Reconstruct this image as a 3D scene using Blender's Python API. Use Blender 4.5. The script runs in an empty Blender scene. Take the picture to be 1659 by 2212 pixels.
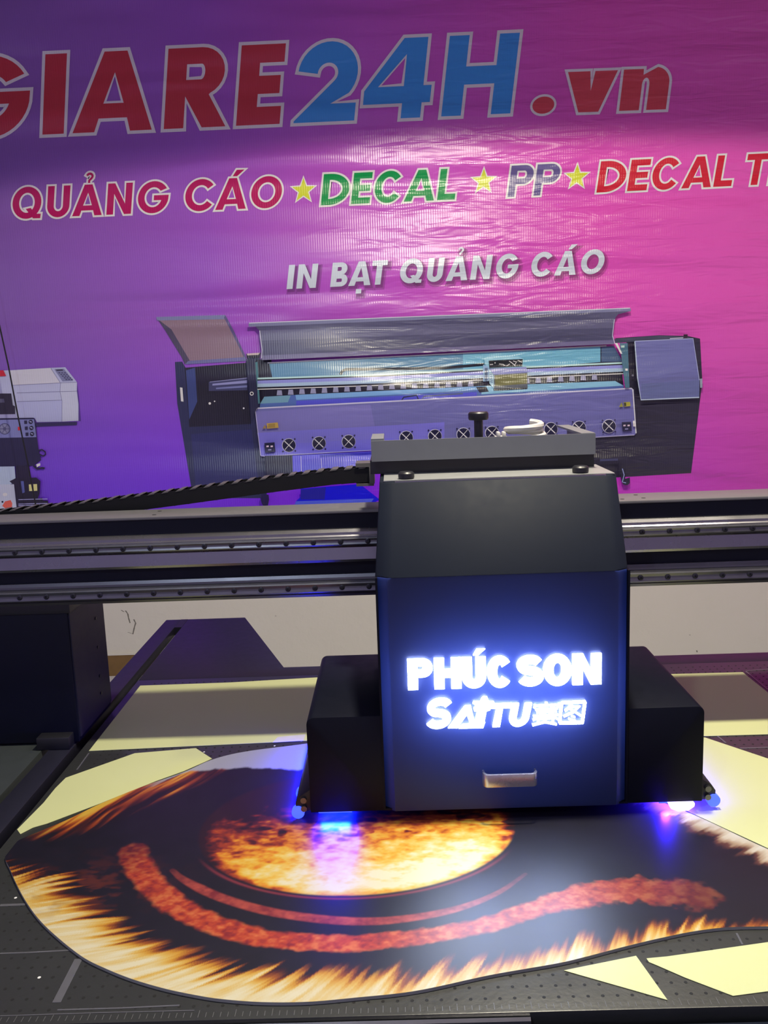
import bpy, bmesh, math, random
import numpy as np
from mathutils import Matrix, Vector
from mathutils.geometry import tessellate_polygon

# ------------------------------------------------------------------ camera, light, exposure
scene = bpy.context.scene
COL = scene.collection
W_PX, H_PX = 1659, 2212
F_PX, PITCH, YAW, ROLL = 1850.0, 9.3, 0.8, -2.05
CAM = np.array([0.0, 0.0, 1.65])
CAM_M = (Matrix.Rotation(math.radians(YAW), 3, 'Z') @ Matrix.Rotation(math.radians(90 - PITCH), 3, 'X')
         @ Matrix.Rotation(math.radians(ROLL), 3, 'Z'))
cam_data = bpy.data.cameras.new('camera')
cam = bpy.data.objects.new('camera', cam_data)
COL.objects.link(cam)
cam.matrix_world = Matrix.Translation(Vector(CAM)) @ CAM_M.to_4x4()
cam_data.sensor_fit = 'VERTICAL'
cam_data.sensor_height = 36.0
cam_data.lens = 36.0 * F_PX / H_PX
cam_data.clip_start = 0.05
scene.camera = cam
NM = np.array(CAM_M)


def at(x, y, ax, c):
    """world point where the sight line through photo pixel x, y meets the plane ax = c (measuring tool)"""
    d = NM @ np.array([(x - W_PX / 2) / F_PX, -(y - H_PX / 2) / F_PX, -1.0])
    k = 'XYZ'.index(ax)
    return CAM + d * ((c - CAM[k]) / d[k])


world = bpy.data.worlds.new('world')
scene.world = world
world.use_nodes = True
wb = world.node_tree.nodes['Background']
wb.inputs[0].default_value = (0.55, 0.6, 0.9, 1)
wb.inputs[1].default_value = 0.05

LAMP_W = 95.0         # shaded bulbs over the table
LAMP3_W = 315.0
FILL_W = 110.0         # unseen fill bulb, added behind the camera to lift the ambient light
UV_W = 5.0
SIGN_STRENGTH = 30.0
SIGN_BACK_W = 1.15


def area(name, loc, rot, sx, sy, power, color, spread=180.0, parent=None):
    d = bpy.data.lights.new(name, 'AREA')
    d.shape = 'RECTANGLE'
    d.size, d.size_y = sx, sy
    d.energy = power
    d.color = color
    d.spread = math.radians(spread)
    o = bpy.data.objects.new(name, d)
    COL.objects.link(o)
    o.location = loc
    o.rotation_euler = rot
    if parent:
        o.parent = parent
        o.location = Vector(loc) - Vector(ORG[parent.name])
    return o


ORG = {}
LAMP_POS = (1.20, 1.56, 3.38)
LAMP3_POS = (0.32, 1.56, 3.38)
FILL_POS = (-1.0, -0.9, 3.38)


def shaded_bulb(pos, power, color):
    d = bpy.data.lights.new('bulb_light', 'SPOT')
    d.energy = power
    d.color = color
    d.spot_size = math.radians(162)
    d.spot_blend = 0.06
    d.shadow_soft_size = 0.07
    o = bpy.data.objects.new('bulb_light', d)
    COL.objects.link(o)
    o.location = pos


shaded_bulb(LAMP_POS, LAMP_W, (1.0, 0.91, 0.68))
shaded_bulb(LAMP3_POS, LAMP3_W, (1.0, 0.92, 0.72))
shaded_bulb(FILL_POS, FILL_W, (0.72, 0.84, 1.0))

vs = scene.view_settings
vs.view_transform = 'Standard'
vs.look = 'None'
vs.exposure = 0.0
vs.gamma = 1.0
vs.use_curve_mapping = False

rng = random.Random(7)


# ------------------------------------------------------------------ helpers: materials
def lin(c):
    return tuple(((v / 255.0) / 12.92 if v / 255.0 <= 0.04045 else ((v / 255.0 + 0.055) / 1.055) ** 2.4) for v in c)


def new_mat(name):
    m = bpy.data.materials.new(name)
    m.use_nodes = True
    nt = m.node_tree
    return m, nt, nt.nodes['Principled BSDF']


def mat(name, col, rough=0.5, metal=0.0, spec=0.5, vary=0.12, scale=40.0, bump=0.0, bscale=200.0, coat=0.0):
    """plain painted / metal surface with a little procedural unevenness"""
    m, nt, b = new_mat(name)
    b.inputs['Metallic'].default_value = metal
    b.inputs['Specular IOR Level'].default_value = spec
    b.inputs['Coat Weight'].default_value = coat
    geo = nt.nodes.new('ShaderNodeNewGeometry')
    nz = nt.nodes.new('ShaderNodeTexNoise')
    nz.inputs['Scale'].default_value = scale
    nz.inputs['Detail'].default_value = 4
    nt.links.new(geo.outputs['Position'], nz.inputs['Vector'])
    mx = nt.nodes.new('ShaderNodeMix')
    mx.data_type = 'RGBA'
    mx.inputs[6].default_value = tuple(v * (1 - vary) for v in col) + (1,)
    mx.inputs[7].default_value = tuple(min(1, v * (1 + vary)) for v in col) + (1,)
    nt.links.new(nz.outputs['Fac'], mx.inputs[0])
    nt.links.new(mx.outputs[2], b.inputs['Base Color'])
    mr = nt.nodes.new('ShaderNodeMapRange')
    mr.inputs['To Min'].default_value = max(0.02, rough - 0.06)
    mr.inputs['To Max'].default_value = min(1.0, rough + 0.06)
    nt.links.new(nz.outputs['Fac'], mr.inputs['Value'])
    nt.links.new(mr.outputs[0], b.inputs['Roughness'])
    if bump:
        n2 = nt.nodes.new('ShaderNodeTexNoise')
        n2.inputs['Scale'].default_value = bscale
        n2.inputs['Detail'].default_value = 3
        nt.links.new(geo.outputs['Position'], n2.inputs['Vector'])
        bp = nt.nodes.new('ShaderNodeBump')
        bp.inputs['Strength'].default_value = bump
        bp.inputs['Distance'].default_value = 0.01
        nt.links.new(n2.outputs['Fac'], bp.inputs['Height'])
        nt.links.new(bp.outputs[0], b.inputs['Normal'])
    return m


def emit(name, col, strength):
    m, nt, b = new_mat(name)
    b.inputs['Base Color'].default_value = tuple(col) + (1,)
    b.inputs['Emission Color'].default_value = tuple(col) + (1,)
    b.inputs['Emission Strength'].default_value = strength
    b.inputs['Roughness'].default_value = 0.4
    return m


def vinyl_surface(nt, b, rough=0.30):
    """shared relief of the hung vinyl: slanting creases, softer swells, fine vertical ribs"""
    geo = nt.nodes.new('ShaderNodeNewGeometry')

    def noise(rot, sc, scale, detail):
        mp = nt.nodes.new('ShaderNodeMapping')
        mp.inputs['Rotation'].default_value = (0, math.radians(rot), 0)
        mp.inputs['Scale'].default_value = sc
        nt.links.new(geo.outputs['Position'], mp.inputs['Vector'])
        n = nt.nodes.new('ShaderNodeTexNoise')
        n.inputs['Scale'].default_value = scale
        n.inputs['Detail'].default_value = detail
        n.inputs['Distortion'].default_value = 0.5
        nt.links.new(mp.outputs[0], n.inputs['Vector'])
        return n.outputs['Fac']

    def mth(op, a, c):
        k = nt.nodes.new('ShaderNodeMath')
        k.operation = op
        for i, v in enumerate((a, c)):
            if isinstance(v, (int, float)):
                k.inputs[i].default_value = v
            else:
                nt.links.new(v, k.inputs[i])
        return k.outputs[0]
    swell = noise(24, (0.45, 1, 2.8), 1.15, 1.0)
    crease = noise(14, (1.0, 1, 6.0), 3.2, 2.5)
    # creases are strongest on the right half of the sheet
    sep = nt.nodes.new('ShaderNodeSeparateXYZ')
    nt.links.new(geo.outputs['Position'], sep.inputs[0])
    mr = nt.nodes.new('ShaderNodeMapRange')
    mr.inputs['From Min'].default_value = -0.5
    mr.inputs['From Max'].default_value = 0.9
    mr.inputs['To Min'].default_value = 0.12
    nt.links.new(sep.outputs['X'], mr.inputs['Value'])
    rib = nt.nodes.new('ShaderNodeTexWave')
    rib.bands_direction = 'X'
    rib.inputs['Scale'].default_value = 26.0
    rib.inputs['Distortion'].default_value = 0.6
    nt.links.new(geo.outputs['Position'], rib.inputs['Vector'])
    h = mth('ADD', mth('MULTIPLY', swell, 2.2), mth('MULTIPLY', mth('MULTIPLY', crease, mr.outputs[0]), 0.34))
    h = mth('ADD', h, mth('MULTIPLY', rib.outputs['Fac'], 0.005))
    bp = nt.nodes.new('ShaderNodeBump')
    bp.inputs['Strength'].default_value = 1.0
    bp.inputs['Distance'].default_value = 0.05
    nt.links.new(h, bp.inputs['Height'])
    nt.links.new(bp.outputs[0], b.inputs['Normal'])
    b.inputs['Roughness'].default_value = rough
    b.inputs['Specular IOR Level'].default_value = 0.75
    return geo, sep


INK_GAIN = 1.9


def ink(c, g=1.0):
    return tuple(min(0.9, v * INK_GAIN * g) for v in lin(c))


def ink_mat(name, c, g=1.0):
    m, nt, b = new_mat(name)
    vinyl_surface(nt, b)
    b.inputs['Base Color'].default_value = ink(c, g) + (1,)
    return m


# ------------------------------------------------------------------ helpers: meshes
class MB:
    def __init__(self):
        self.v, self.f, self.c = [], [], []

    def add(self, verts, faces, col=None):
        n = len(self.v)
        self.v += [tuple(map(float, p)) for p in verts]
        self.f += [tuple(i + n for i in f) for f in faces]
        self.c += [col] * len(faces)
        return self

    def box(self, x0, x1, y0, y1, z0, z1):
        v = [(x, y, z) for z in (z0, z1) for y in (y0, y1) for x in (x0, x1)]
        return self.add(v, [(0, 2, 3, 1), (4, 5, 7, 6), (0, 1, 5, 4), (2, 6, 7, 3), (0, 4, 6, 2), (1, 3, 7, 5)])

    def prism(self, poly, ax, a, b):
        """extrude a 2D polygon along axis ax from a to b; polygon coordinates are the two other axes in xyz order"""
        def P(p, t):
            return {'X': (t, p[0], p[1]), 'Y': (p[0], t, p[1]), 'Z': (p[0], p[1], t)}[ax]
        n = len(poly)
        area2 = sum(poly[i][0] * poly[(i + 1) % n][1] - poly[(i + 1) % n][0] * poly[i][1] for i in range(n))
        if (area2 < 0) != (ax == 'Y'):
            poly = poly[::-1]
        v = [P(p, a) for p in poly] + [P(p, b) for p in poly]
        f = [(i, (i + 1) % n, n + (i + 1) % n, n + i) for i in range(n)]
        tri = tessellate_polygon([[Vector((p[0], p[1], 0)) for p in poly]])
        for t in tri:
            f.append(tuple(t))
            f.append(tuple(n + i for i in t))
        return self.add(v, f)

    def lathe(self, prof, base, ax='Z', n=16):
        """prof: list of (radius, height); revolved round ax through base"""
        v, f = [], []
        for r, h in prof:
            for k in range(n):
                a = 2 * math.pi * k / n
                p = (r * math.cos(a), r * math.sin(a), h)
                p = {'Z': p, 'Y': (p[0], p[2], p[1]), 'X': (p[2], p[0], p[1])}[ax]
                v.append(tuple(p[i] + base[i] for i in range(3)))
        m = len(prof)
        for j in range(m - 1):
            for k in range(n):
                f.append((j * n + k, j * n + (k + 1) % n, (j + 1) * n + (k + 1) % n, (j + 1) * n + k))
        f.append(tuple(range(n))[::-1])
        f.append(tuple((m - 1) * n + k for k in range(n)))
        return self.add(v, f)

    def tube(self, pts, r, n=8, closed=False):
        pts = [Vector(p) for p in pts]
        m = len(pts)
        v, f = [], []
        up = Vector((0.31, 0.2, 0.93))
        for i, p in enumerate(pts):
            t = (pts[(i + 1) % m] - pts[i - 1]) if closed else (pts[min(i + 1, m - 1)] - pts[max(i - 1, 0)])
            t.normalize()
            a = t.cross(up)
            if a.length < 1e-4:
                a = t.cross(Vector((1, 0, 0)))
            a.normalize()
            b = t.cross(a)
            for k in range(n):
                q = 2 * math.pi * k / n
                v.append(p + a * (r * math.cos(q)) + b * (r * math.sin(q)))
        for i in range(m if closed else m - 1):
            for k in range(n):
                j = (i + 1) % m
                f.append((i * n + k, i * n + (k + 1) % n, j * n + (k + 1) % n, j * n + k))
        if not closed:
            f.append(tuple(range(n)))
            f.append(tuple((m - 1) * n + k for k in range(n))[::-1])
        return self.add(v, f)

    def mesh(self, name, org=(0, 0, 0), smooth=False, bevel=0.0, seg=2):
        me = bpy.data.meshes.new(name)
        me.from_pydata([(p[0] - org[0], p[1] - org[1], p[2] - org[2]) for p in self.v], [], self.f)
        me.update()
        if any(c is not None for c in self.c):
            at_ = me.color_attributes.new('Col', 'FLOAT_COLOR', 'CORNER')
            arr = np.ones((len(me.loops), 4), np.float32)
            k = 0
            for p, c in zip(me.polygons, self.c):
                n = p.loop_total
                arr[k:k + n, :3] = c
                k += n
            at_.data.foreach_set('color', arr.ravel())
        bm = bmesh.new()
        bm.from_mesh(me)
        bmesh.ops.recalc_face_normals(bm, faces=bm.faces)
        if bevel:
            ed = [e for e in bm.edges if len(e.link_faces) == 2 and e.calc_face_angle(0) > 0.6]
            bmesh.ops.bevel(bm, geom=ed, offset=bevel, segments=seg, profile=0.5, affect='EDGES', clamp_overlap=True)
        bm.to_mesh(me)
        bm.free()
        if smooth:
            for p in me.polygons:
                p.use_smooth = True
            me.set_sharp_from_angle(angle=math.radians(38))
        return me

    def build(self, name, material, parent=None, org=None, smooth=False, bevel=0.0, seg=2):
        if org is None:
            org = ORG[parent.name] if parent else (0, 0, 0)
        me = self.mesh(name, org, smooth or bevel > 0, bevel, seg)
        me.materials.append(material)
        return link(name, me, parent, org)


def link(name, me, parent=None, org=(0, 0, 0)):
    o = bpy.data.objects.new(name, me)
    COL.objects.link(o)
    ORG[o.name] = tuple(org)
    if parent:
        o.parent = parent
        o.location = Vector(org) - Vector(ORG[parent.name])
    else:
        o.location = org
    return o


def thing(name, loc, label, cat, group=None):
    o = bpy.data.objects.new(name, None)
    COL.objects.link(o)
    o.location = loc
    o.empty_display_size = 0.05
    ORG[o.name] = tuple(loc)
    return tag(o, label, cat, group)


def tag(o, label=None, cat=None, group=None, kind=None):
    if label:
        o['label'] = label
    if cat:
        o['category'] = cat
    if group:
        o['group'] = group
    if kind:
        o['kind'] = kind
    return o


def rounded(x0, x1, z0, z1, r, corners, n=6):
    """rectangle outline with some rounded corners: corners subset of 'bl br tr tl'"""
    out = []
    for key, cx, cz, sx, sz, a0 in (('bl', x0, z0, 1, 1, 180), ('br', x1, z0, -1, 1, 270), ('tr', x1, z1, -1, -1, 0), ('tl', x0, z1, 1, -1, 90)):
        if key in corners:
            for k in range(n + 1):
                a = math.radians(a0 + 90 * k / n)
                out.append((cx + sx * r + r * math.cos(a), cz + sz * r + r * math.sin(a)))
        else:
            out.append((cx, cz))
    return out


# ------------------------------------------------------------------ materials
M = {}
M['wall'] = mat('wall_paint', (0.74, 0.72, 0.64), 0.6, vary=0.03, scale=3, bump=0.25, bscale=18)
M['room'] = mat('room_paint', (0.53, 0.46, 0.72), 0.7, vary=0.03, scale=3)  # lavender put on the unseen walls to tint the bounced light purple
M['floor'] = mat('floor_tile', (0.72, 0.73, 0.74), 0.3, vary=0.05, scale=4)
M['brown'] = mat('brown_skirting', (0.20, 0.115, 0.035), 0.45, vary=0.2, scale=20)
M['navy'] = mat('navy_paint', (0.005, 0.006, 0.016), 0.5, spec=0.2, vary=0.15)
M['navy_side'] = mat('navy_satin', (0.018, 0.018, 0.036), 0.5, spec=0.25, vary=0.15)
M['frame'] = mat('frame_paint', (0.014, 0.014, 0.026), 0.42, spec=0.4, vary=0.1)
M['bed'] = mat('bed_plate_metal', (0.034, 0.036, 0.036), 0.33, metal=0.1, vary=0.12, scale=9, bump=0.03, bscale=120)
M['black'] = mat('black_plastic', (0.012, 0.012, 0.016), 0.4)
M['rubber'] = mat('black_rubber', (0.014, 0.014, 0.016), 0.55)
M['chain'] = mat('chain_plastic', (0.008, 0.008, 0.010), 0.5, spec=0.2)
M['chain_bar'] = mat('chain_bar_plastic', (0.09, 0.085, 0.085), 0.45)
M['alu'] = mat('brushed_aluminium', (0.26, 0.255, 0.28), 0.27, metal=0.9, vary=0.08, scale=14)
M['alu_dark'] = mat('anodised_aluminium', (0.15, 0.15, 0.17), 0.34, metal=0.8, vary=0.1, scale=14)
M['steel'] = mat('rail_steel', (0.16, 0.16, 0.18), 0.3, metal=0.85, vary=0.1)
M['bolt'] = mat('bolt_steel', (0.03, 0.03, 0.04), 0.35, metal=0.6)
M['plate'] = mat('beam_top_paint', (0.13, 0.125, 0.135), 0.45, vary=0.1)
M['tray'] = mat('tray_grey', (0.155, 0.165, 0.178), 0.5, vary=0.06)
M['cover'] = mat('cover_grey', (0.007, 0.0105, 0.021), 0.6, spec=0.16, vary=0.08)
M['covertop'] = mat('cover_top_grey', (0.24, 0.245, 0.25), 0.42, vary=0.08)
M['wing'] = mat('wing_paint', (0.004, 0.005, 0.012), 0.5, spec=0.13, vary=0.12)
M['paper'] = mat('yellow_release_paper', (0.53, 0.56, 0.285), 0.55, vary=0.03, scale=6)
M['board'] = mat('board_edge', (0.30, 0.30, 0.29), 0.4)
M['tape'] = mat('tape', (0.10, 0.10, 0.115), 0.25, vary=0.15)
M['hole'] = mat('hole_dark', (0.004, 0.004, 0.005), 0.8)
M['debris'] = mat('white_crumb', (0.75, 0.75, 0.75), 0.5)
M['tick'] = mat('tick_ink', (0.11, 0.11, 0.115), 0.5)
M['cable'] = mat('white_cable', (0.55, 0.53, 0.52), 0.4)
M['chrome'] = mat('handle_chrome', (0.55, 0.54, 0.60), 0.28, metal=0.85, vary=0.05)
M['lampwhite'] = mat('lamp_housing', (0.75, 0.75, 0.74), 0.5)
M['sign'] = emit('sign_white', (0.62, 0.74, 1.0), SIGN_STRENGTH)
M['uv'] = emit('uv_lens_roller_glow', (0.05, 0.10, 1.0), 1.6)
M['uvhot'] = emit('uv_lens_hot', (0.60, 0.50, 1.0), 3.5)

# smoked panel, lit from behind so the sign's bloom shows as its glow
m, nt, b = new_mat('smoked_front_panel')
b.inputs['Base Color'].default_value = (0.016, 0.02, 0.045, 1)
b.inputs['Roughness'].default_value = 0.4
tr = nt.nodes.new('ShaderNodeBsdfTranslucent')
tr.inputs[0].default_value = (0.30, 0.40, 0.92, 1)
mx = nt.nodes.new('ShaderNodeMixShader')
mx.inputs[0].default_value = 0.45
nt.links.new(b.outputs[0], mx.inputs[1])
nt.links.new(tr.outputs[0], mx.inputs[2])
nt.links.new(mx.outputs[0], nt.nodes['Material Output'].inputs[0])
M['panel'] = m

# printed board surface
m, nt, b = new_mat('printed_board')
ca = nt.nodes.new('ShaderNodeVertexColor')
ca.layer_name = 'Col'
nt.links.new(ca.outputs[0], b.inputs['Base Color'])
b.inputs['Roughness'].default_value = 0.42
b.inputs['Specular IOR Level'].default_value = 0.6
M['print'] = m

# printed picture on the banner
m, nt, b = new_mat('banner_picture_ink')
vinyl_surface(nt, b)
ca = nt.nodes.new('ShaderNodeVertexColor')
ca.layer_name = 'Col'
nt.links.new(ca.outputs[0], b.inputs['Base Color'])
M['picture'] = m

# banner ground: violet on the left and low down (partly painted UV light), magenta on the right
m, nt, b = new_mat('banner_vinyl')
geo, sep = vinyl_surface(nt, b)
rx = nt.nodes.new('ShaderNodeMapRange')
rx.inputs['From Min'].default_value = -2.2
rx.inputs['From Max'].default_value = 2.0
nt.links.new(sep.outputs['X'], rx.inputs['Value'])


def ramp(stops):
    r = nt.nodes.new('ShaderNodeValToRGB')
    while len(r.color_ramp.elements) < len(stops):
        r.color_ramp.elements.new(0.5)
    for e, (p, c) in zip(r.color_ramp.elements, stops):
        e.position = p
        e.color = tuple(c) + (1,)
    nt.links.new(rx.outputs[0], r.inputs[0])
    return r


hi = ramp([(0.0, (0.26, 0.13, 0.50)), (0.30, (0.38, 0.10, 0.66)), (0.52, (0.62, 0.10, 0.68)), (0.78, (0.84, 0.09, 0.58)), (1.0, (0.86, 0.11, 0.56))])
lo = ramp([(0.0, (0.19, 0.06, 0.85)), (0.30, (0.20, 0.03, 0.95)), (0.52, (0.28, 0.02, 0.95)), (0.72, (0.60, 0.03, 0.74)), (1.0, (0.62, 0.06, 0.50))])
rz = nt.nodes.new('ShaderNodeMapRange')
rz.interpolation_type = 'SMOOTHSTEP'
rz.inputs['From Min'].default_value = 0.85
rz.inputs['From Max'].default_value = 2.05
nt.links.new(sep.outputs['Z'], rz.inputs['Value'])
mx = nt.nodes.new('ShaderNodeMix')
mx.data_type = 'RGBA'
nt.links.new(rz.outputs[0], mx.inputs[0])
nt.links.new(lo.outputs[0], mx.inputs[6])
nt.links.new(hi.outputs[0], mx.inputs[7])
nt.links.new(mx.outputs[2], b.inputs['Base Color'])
M['banner'] = m

# wall paint with scuffs and pits
nt = M['wall'].node_tree

# ------------------------------------------------------------------ the room
WY = 4.65
X0, X1, YF, ZC = -3.3, 3.3, -2.6, 3.75


def struct(name, mb, m_):
    return tag(mb.build(name, m_), kind='structure')


struct('floor', MB().box(X0, X1, YF, WY, -0.08, 0.0), M['floor'])
struct('ceiling', MB().box(X0, X1, YF, WY, ZC, ZC + 0.08), M['lampwhite'])
wall_back = struct('wall_back', MB().box(X0 - 0.1, X1 + 0.1, WY, WY + 0.1, -0.08, ZC + 0.08), M['wall'])
struct('wall_left', MB().box(X0 - 0.1, X0, YF, WY, -0.08, ZC + 0.08), M['room'])
struct('wall_right', MB().box(X1, X1 + 0.1, YF, WY, -0.08, ZC + 0.08), M['room'])
struct('wall_front', MB().box(X0 - 0.1, X1 + 0.1, YF - 0.1, YF, -0.08, ZC + 0.08), M['room'])
bb = struct('baseboard_back', MB().box(X0, -1.05, WY - 0.014, WY, 0.0, 0.122), M['brown'])
MB().box(X0, -1.05, WY - 0.018, WY, 0.122, 0.132).build('top_bead', M['wall'], bb)
# scuff marks on the plaster
sc = MB()
for pts in ([(271, 1319), (276, 1326), (278, 1336), (281, 1346)], [(289, 1338), (293, 1346), (290, 1356), (287, 1370)],
            [(262, 1318), (268, 1322)], [(276, 1366), (288, 1369)], [(1490, 1371), (1490.5, 1372)], [(1505, 1405), (1506, 1409)], [(595, 1330), (596, 1331)]):
    w = 1.6
    for (xa, ya), (xb, yb) in zip(pts, pts[1:]):
        q = [at(xa - w, ya, 'Y', WY - 0.0006), at(xa + w, ya, 'Y', WY - 0.0006), at(xb + w * .7, yb, 'Y', WY - 0.0006), at(xb - w * .7, yb, 'Y', WY - 0.0006)]
        sc.add(q, [(0, 1, 2, 3)])
sc.build('scuff_marks', mat('scuff', (0.20, 0.19, 0.16), 0.7), wall_back)['kind'] = 'stuff'


def ceiling_lamp(pos, label):
    x, y, z = pos
    t = thing('ceiling_lamp', (x, y, z + 0.02), label, 'lamp')
    MB().lathe([(0.24, z + .015), (0.244, z + .018), (0.16, z + .10), (0.05, z + .15), (0.03, z + .20), (0.028, z + .20), (0.04, z + .14), (0.15, z + .095), (0.238, z + .02)], (x, y, 0), 'Z', 32).build('shade', M['lampwhite'], t, smooth=True)
    MB().lathe([(0.004, z + .19), (0.004, ZC)], (x, y, 0), 'Z', 8).build('hanger_rod', M['alu'], t)
    return t


ceiling_lamp(LAMP_POS, 'white shaded pendant lamp hanging over the end of the table beyond the carriage')
ceiling_lamp(LAMP3_POS, 'white shaded pendant lamp hanging over the print carriage')
ceiling_lamp(FILL_POS, 'unseen white pendant lamp added in front of the printer table as fill light')

# ------------------------------------------------------------------ glyphs (height 1, width w, stem s)
def arc(cx, cy, rx_, ry_, a0, a1, n=14):
    return [(cx + rx_ * math.cos(math.radians(a0 + (a1 - a0) * k / n)), cy + ry_ * math.sin(math.radians(a0 + (a1 - a0) * k / n))) for k in range(n + 1)]


def stroke(path, s):
    """ribbon of thickness s along path"""
    L, Rr = [], []
    n = len(path)
    for i, p in enumerate(path):
        a, b_ = path[max(i - 1, 0)], path[min(i + 1, n - 1)]
        dx, dy = b_[0] - a[0], b_[1] - a[1]
        d = math.hypot(dx, dy) or 1
        L.append((p[0] - dy / d * s / 2, p[1] + dx / d * s / 2))
        Rr.append((p[0] + dy / d * s / 2, p[1] - dx / d * s / 2))
    return L + Rr[::-1]


def glyph(ch, w, s):
    """list of shapes; a shape is [outer, hole, hole...]"""
    h = s * 0.86            # horizontal bars are a little thinner
    if ch == 'I':
        return [[[(0, 0), (w, 0), (w, 1), (0, 1)]]]
    if ch == 'H':
        a, b_ = 0.5 - h / 2, 0.5 + h / 2
        return [[[(0, 0), (s, 0), (s, a), (w - s, a), (w - s, 0), (w, 0), (w, 1), (w - s, 1), (w - s, b_), (s, b_), (s, 1), (0, 1)]]]
    if ch == 'E':
        a, b_ = 0.5 - h / 2, 0.5 + h / 2
        return [[[(0, 0), (w, 0), (w, h), (s, h), (s, a), (w * .94, a), (w * .94, b_), (s, b_), (s, 1 - h), (w, 1 - h), (w, 1), (0, 1)]]]
    if ch == 'L':
        return [[[(0, 0), (w, 0), (w, h), (s, h), (s, 1), (0, 1)]]]
    if ch == 'T':
        return [[[(w / 2 - s / 2, 0), (w / 2 + s / 2, 0), (w / 2 + s / 2, 1 - h), (w, 1 - h), (w, 1), (0, 1), (0, 1 - h), (w / 2 - s / 2, 1 - h)]]]
    if ch == 'N':
        k = s * 1.05
        return [[[(0, 0), (s, 0), (s, 1 - s * 1.5), (w - k, 0), (w, 0), (w, 1), (w - s, 1), (w - s, s * 1.5), (k, 1), (0, 1)]]]
    if ch == 'A':
        t = s * 1.12
        ax_, bx_ = w / 2 - t * .52, w / 2 + t * .52
        ya, yb = 0.17, 0.17 + h * .82

        def lx(y):      # inner edge of the left leg
            return t + (w / 2 - t * 0.04 - t) * y / (1 - .22)
        return [[[(0, 0), (t, 0), (lx(ya), ya), (w - lx(ya), ya), (w - t, 0), (w, 0), (bx_, 1), (ax_, 1)],
                 [(lx(yb), yb), (w - lx(yb), yb), (w / 2, 0.74)]]]
    if ch == 'V':
        return [[[(w / 2 - s * .5, 0), (w / 2 + s * .5, 0), (w, 1), (w - s * 1.12, 1), (w / 2, s * 1.0), (s * 1.12, 1), (0, 1)]]]
    if ch in 'PRB':
        ylo = 0.40 if ch != 'B' else 0.46
        ry_ = (1 - ylo) / 2
        cy = ylo + ry_
        rx_ = min(w * .52, ry_ * 1.05)
        wb_ = w * (0.93 if ch == 'R' else (0.92 if ch == 'B' else 1.0))
        bowl = [(wb_ - rx_, ylo)] + arc(wb_ - rx_, cy, rx_, ry_, -90, 90)
        hole = [(s, ylo + h * .9)] + arc(wb_ - rx_, cy, rx_ - s, ry_ - h * .9, -90, 90) + [(s, 1 - h * .9)]
        if ch == 'P':
            return [[[(0, 0), (s, 0), (s, ylo)] + bowl[1:] + [(0, 1)], hole]]
        if ch == 'R':
            return [[[(0, 0), (s, 0), (s * 1.0, ylo), (w - s * 1.22, 0), (w, 0), (wb_ - rx_ * .62, ylo + .012)] + bowl[3:] + [(0, 1)], hole]]
        r2 = 0.52 / 2
        rx2 = min(w * .52, r2 * 1.05)
        low = arc(w - rx2, r2, rx2, r2, -90, 80)
        hole2 = [(s, h * .9)] + arc(w - rx2, r2, rx2 - s, r2 - h * .9, -90, 90) + [(s, .52 - h * .9)]
        return [[[(0, 0)] + low + bowl[3:] + [(0, 1)], hole, hole2]]
    if ch == 'D':
        rx_ = w * .72
        return [[[(0, 0)] + arc(w - rx_, .5, rx_, .5, -90, 90, 24) + [(0, 1)],
                 [(s, h)] + arc(w - rx_, .5, rx_ - s, .5 - h, -90, 90, 24) + [(s, 1 - h)]]]
    if ch == 'U':
        r = w / 2
        return [[[(0, 1)] + [(0, r * .95)] + arc(r, r * .95, r, r * .97, 180, 360, 20) + [(w, 1), (w - s, 1)] + arc(r, r * .95, r - s, r * .97 - h, 360, 180, 20) + [(s, 1)]]]
    if ch in 'OQ':
        sh = [[arc(w / 2, .5, w / 2, .515, 0, 360, 40)[:-1], arc(w / 2, .5, w / 2 - s, .515 - h, 0, 360, 40)[:-1]]]
        if ch == 'Q':
            tail = [(w * .47, .30), (w * .64, .33), (w * .80, .135), (w * 1.0, .13), (w * .99, -.015), (w * .74, -.01)]
            sh.append([tail])
        return sh
    if ch in 'CG':
        a0 = 38 if ch == 'C' else 32
        outer = arc(w / 2, .5, w / 2, .515, a0, 360 - (a0 if ch == 'C' else 0), 40)
        if ch == 'C':
            inner = arc(w / 2, .5, w / 2 - s, .515 - h, 360 - a0, a0, 40)
            return [[outer + inner]]
        inner = arc(w / 2, .5, w / 2 - s, .515 - h, 342, a0 + 6, 40)
        y0 = inner[0][1]
        return [[outer[:-1] + [(w, .56), (w * .52, .56), (w * .52, y0), (inner[0][0], y0)] + inner[1:]]]
    if ch == 'S':
        r = (1 - h) / 4
        cx, rx_ = w / 2, w / 2 - s / 2
        path = arc(cx, 1 - h / 2 - r, rx_, r, 25, 255, 18)[:-1] + arc(cx, h / 2 + r, rx_, r, 75, -155, 18)
        return [[stroke(path, h * 1.02)]]
    if ch == '2':
        r = w / 2 - s / 2 - .01
        cy = 1 - s / 2 - r * .98
        top = arc(w * .50, cy, r, r * .98, 176, -42, 22)
        path = top + [(w * .5, s * 1.15), (w * .16, h * .55)]
        rib = stroke(top, s)
        k = len(top)
        outer, inner = rib[:k], rib[k:][::-1]      # left side of travel (outside) / right side
        return [[outer + [(w * .58, h), (w, h), (w, 0), (0, 0), (0, .02)] + [(inner[-1][0] - .02, inner[-1][1] - .02)] + inner[::-1]]]
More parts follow.
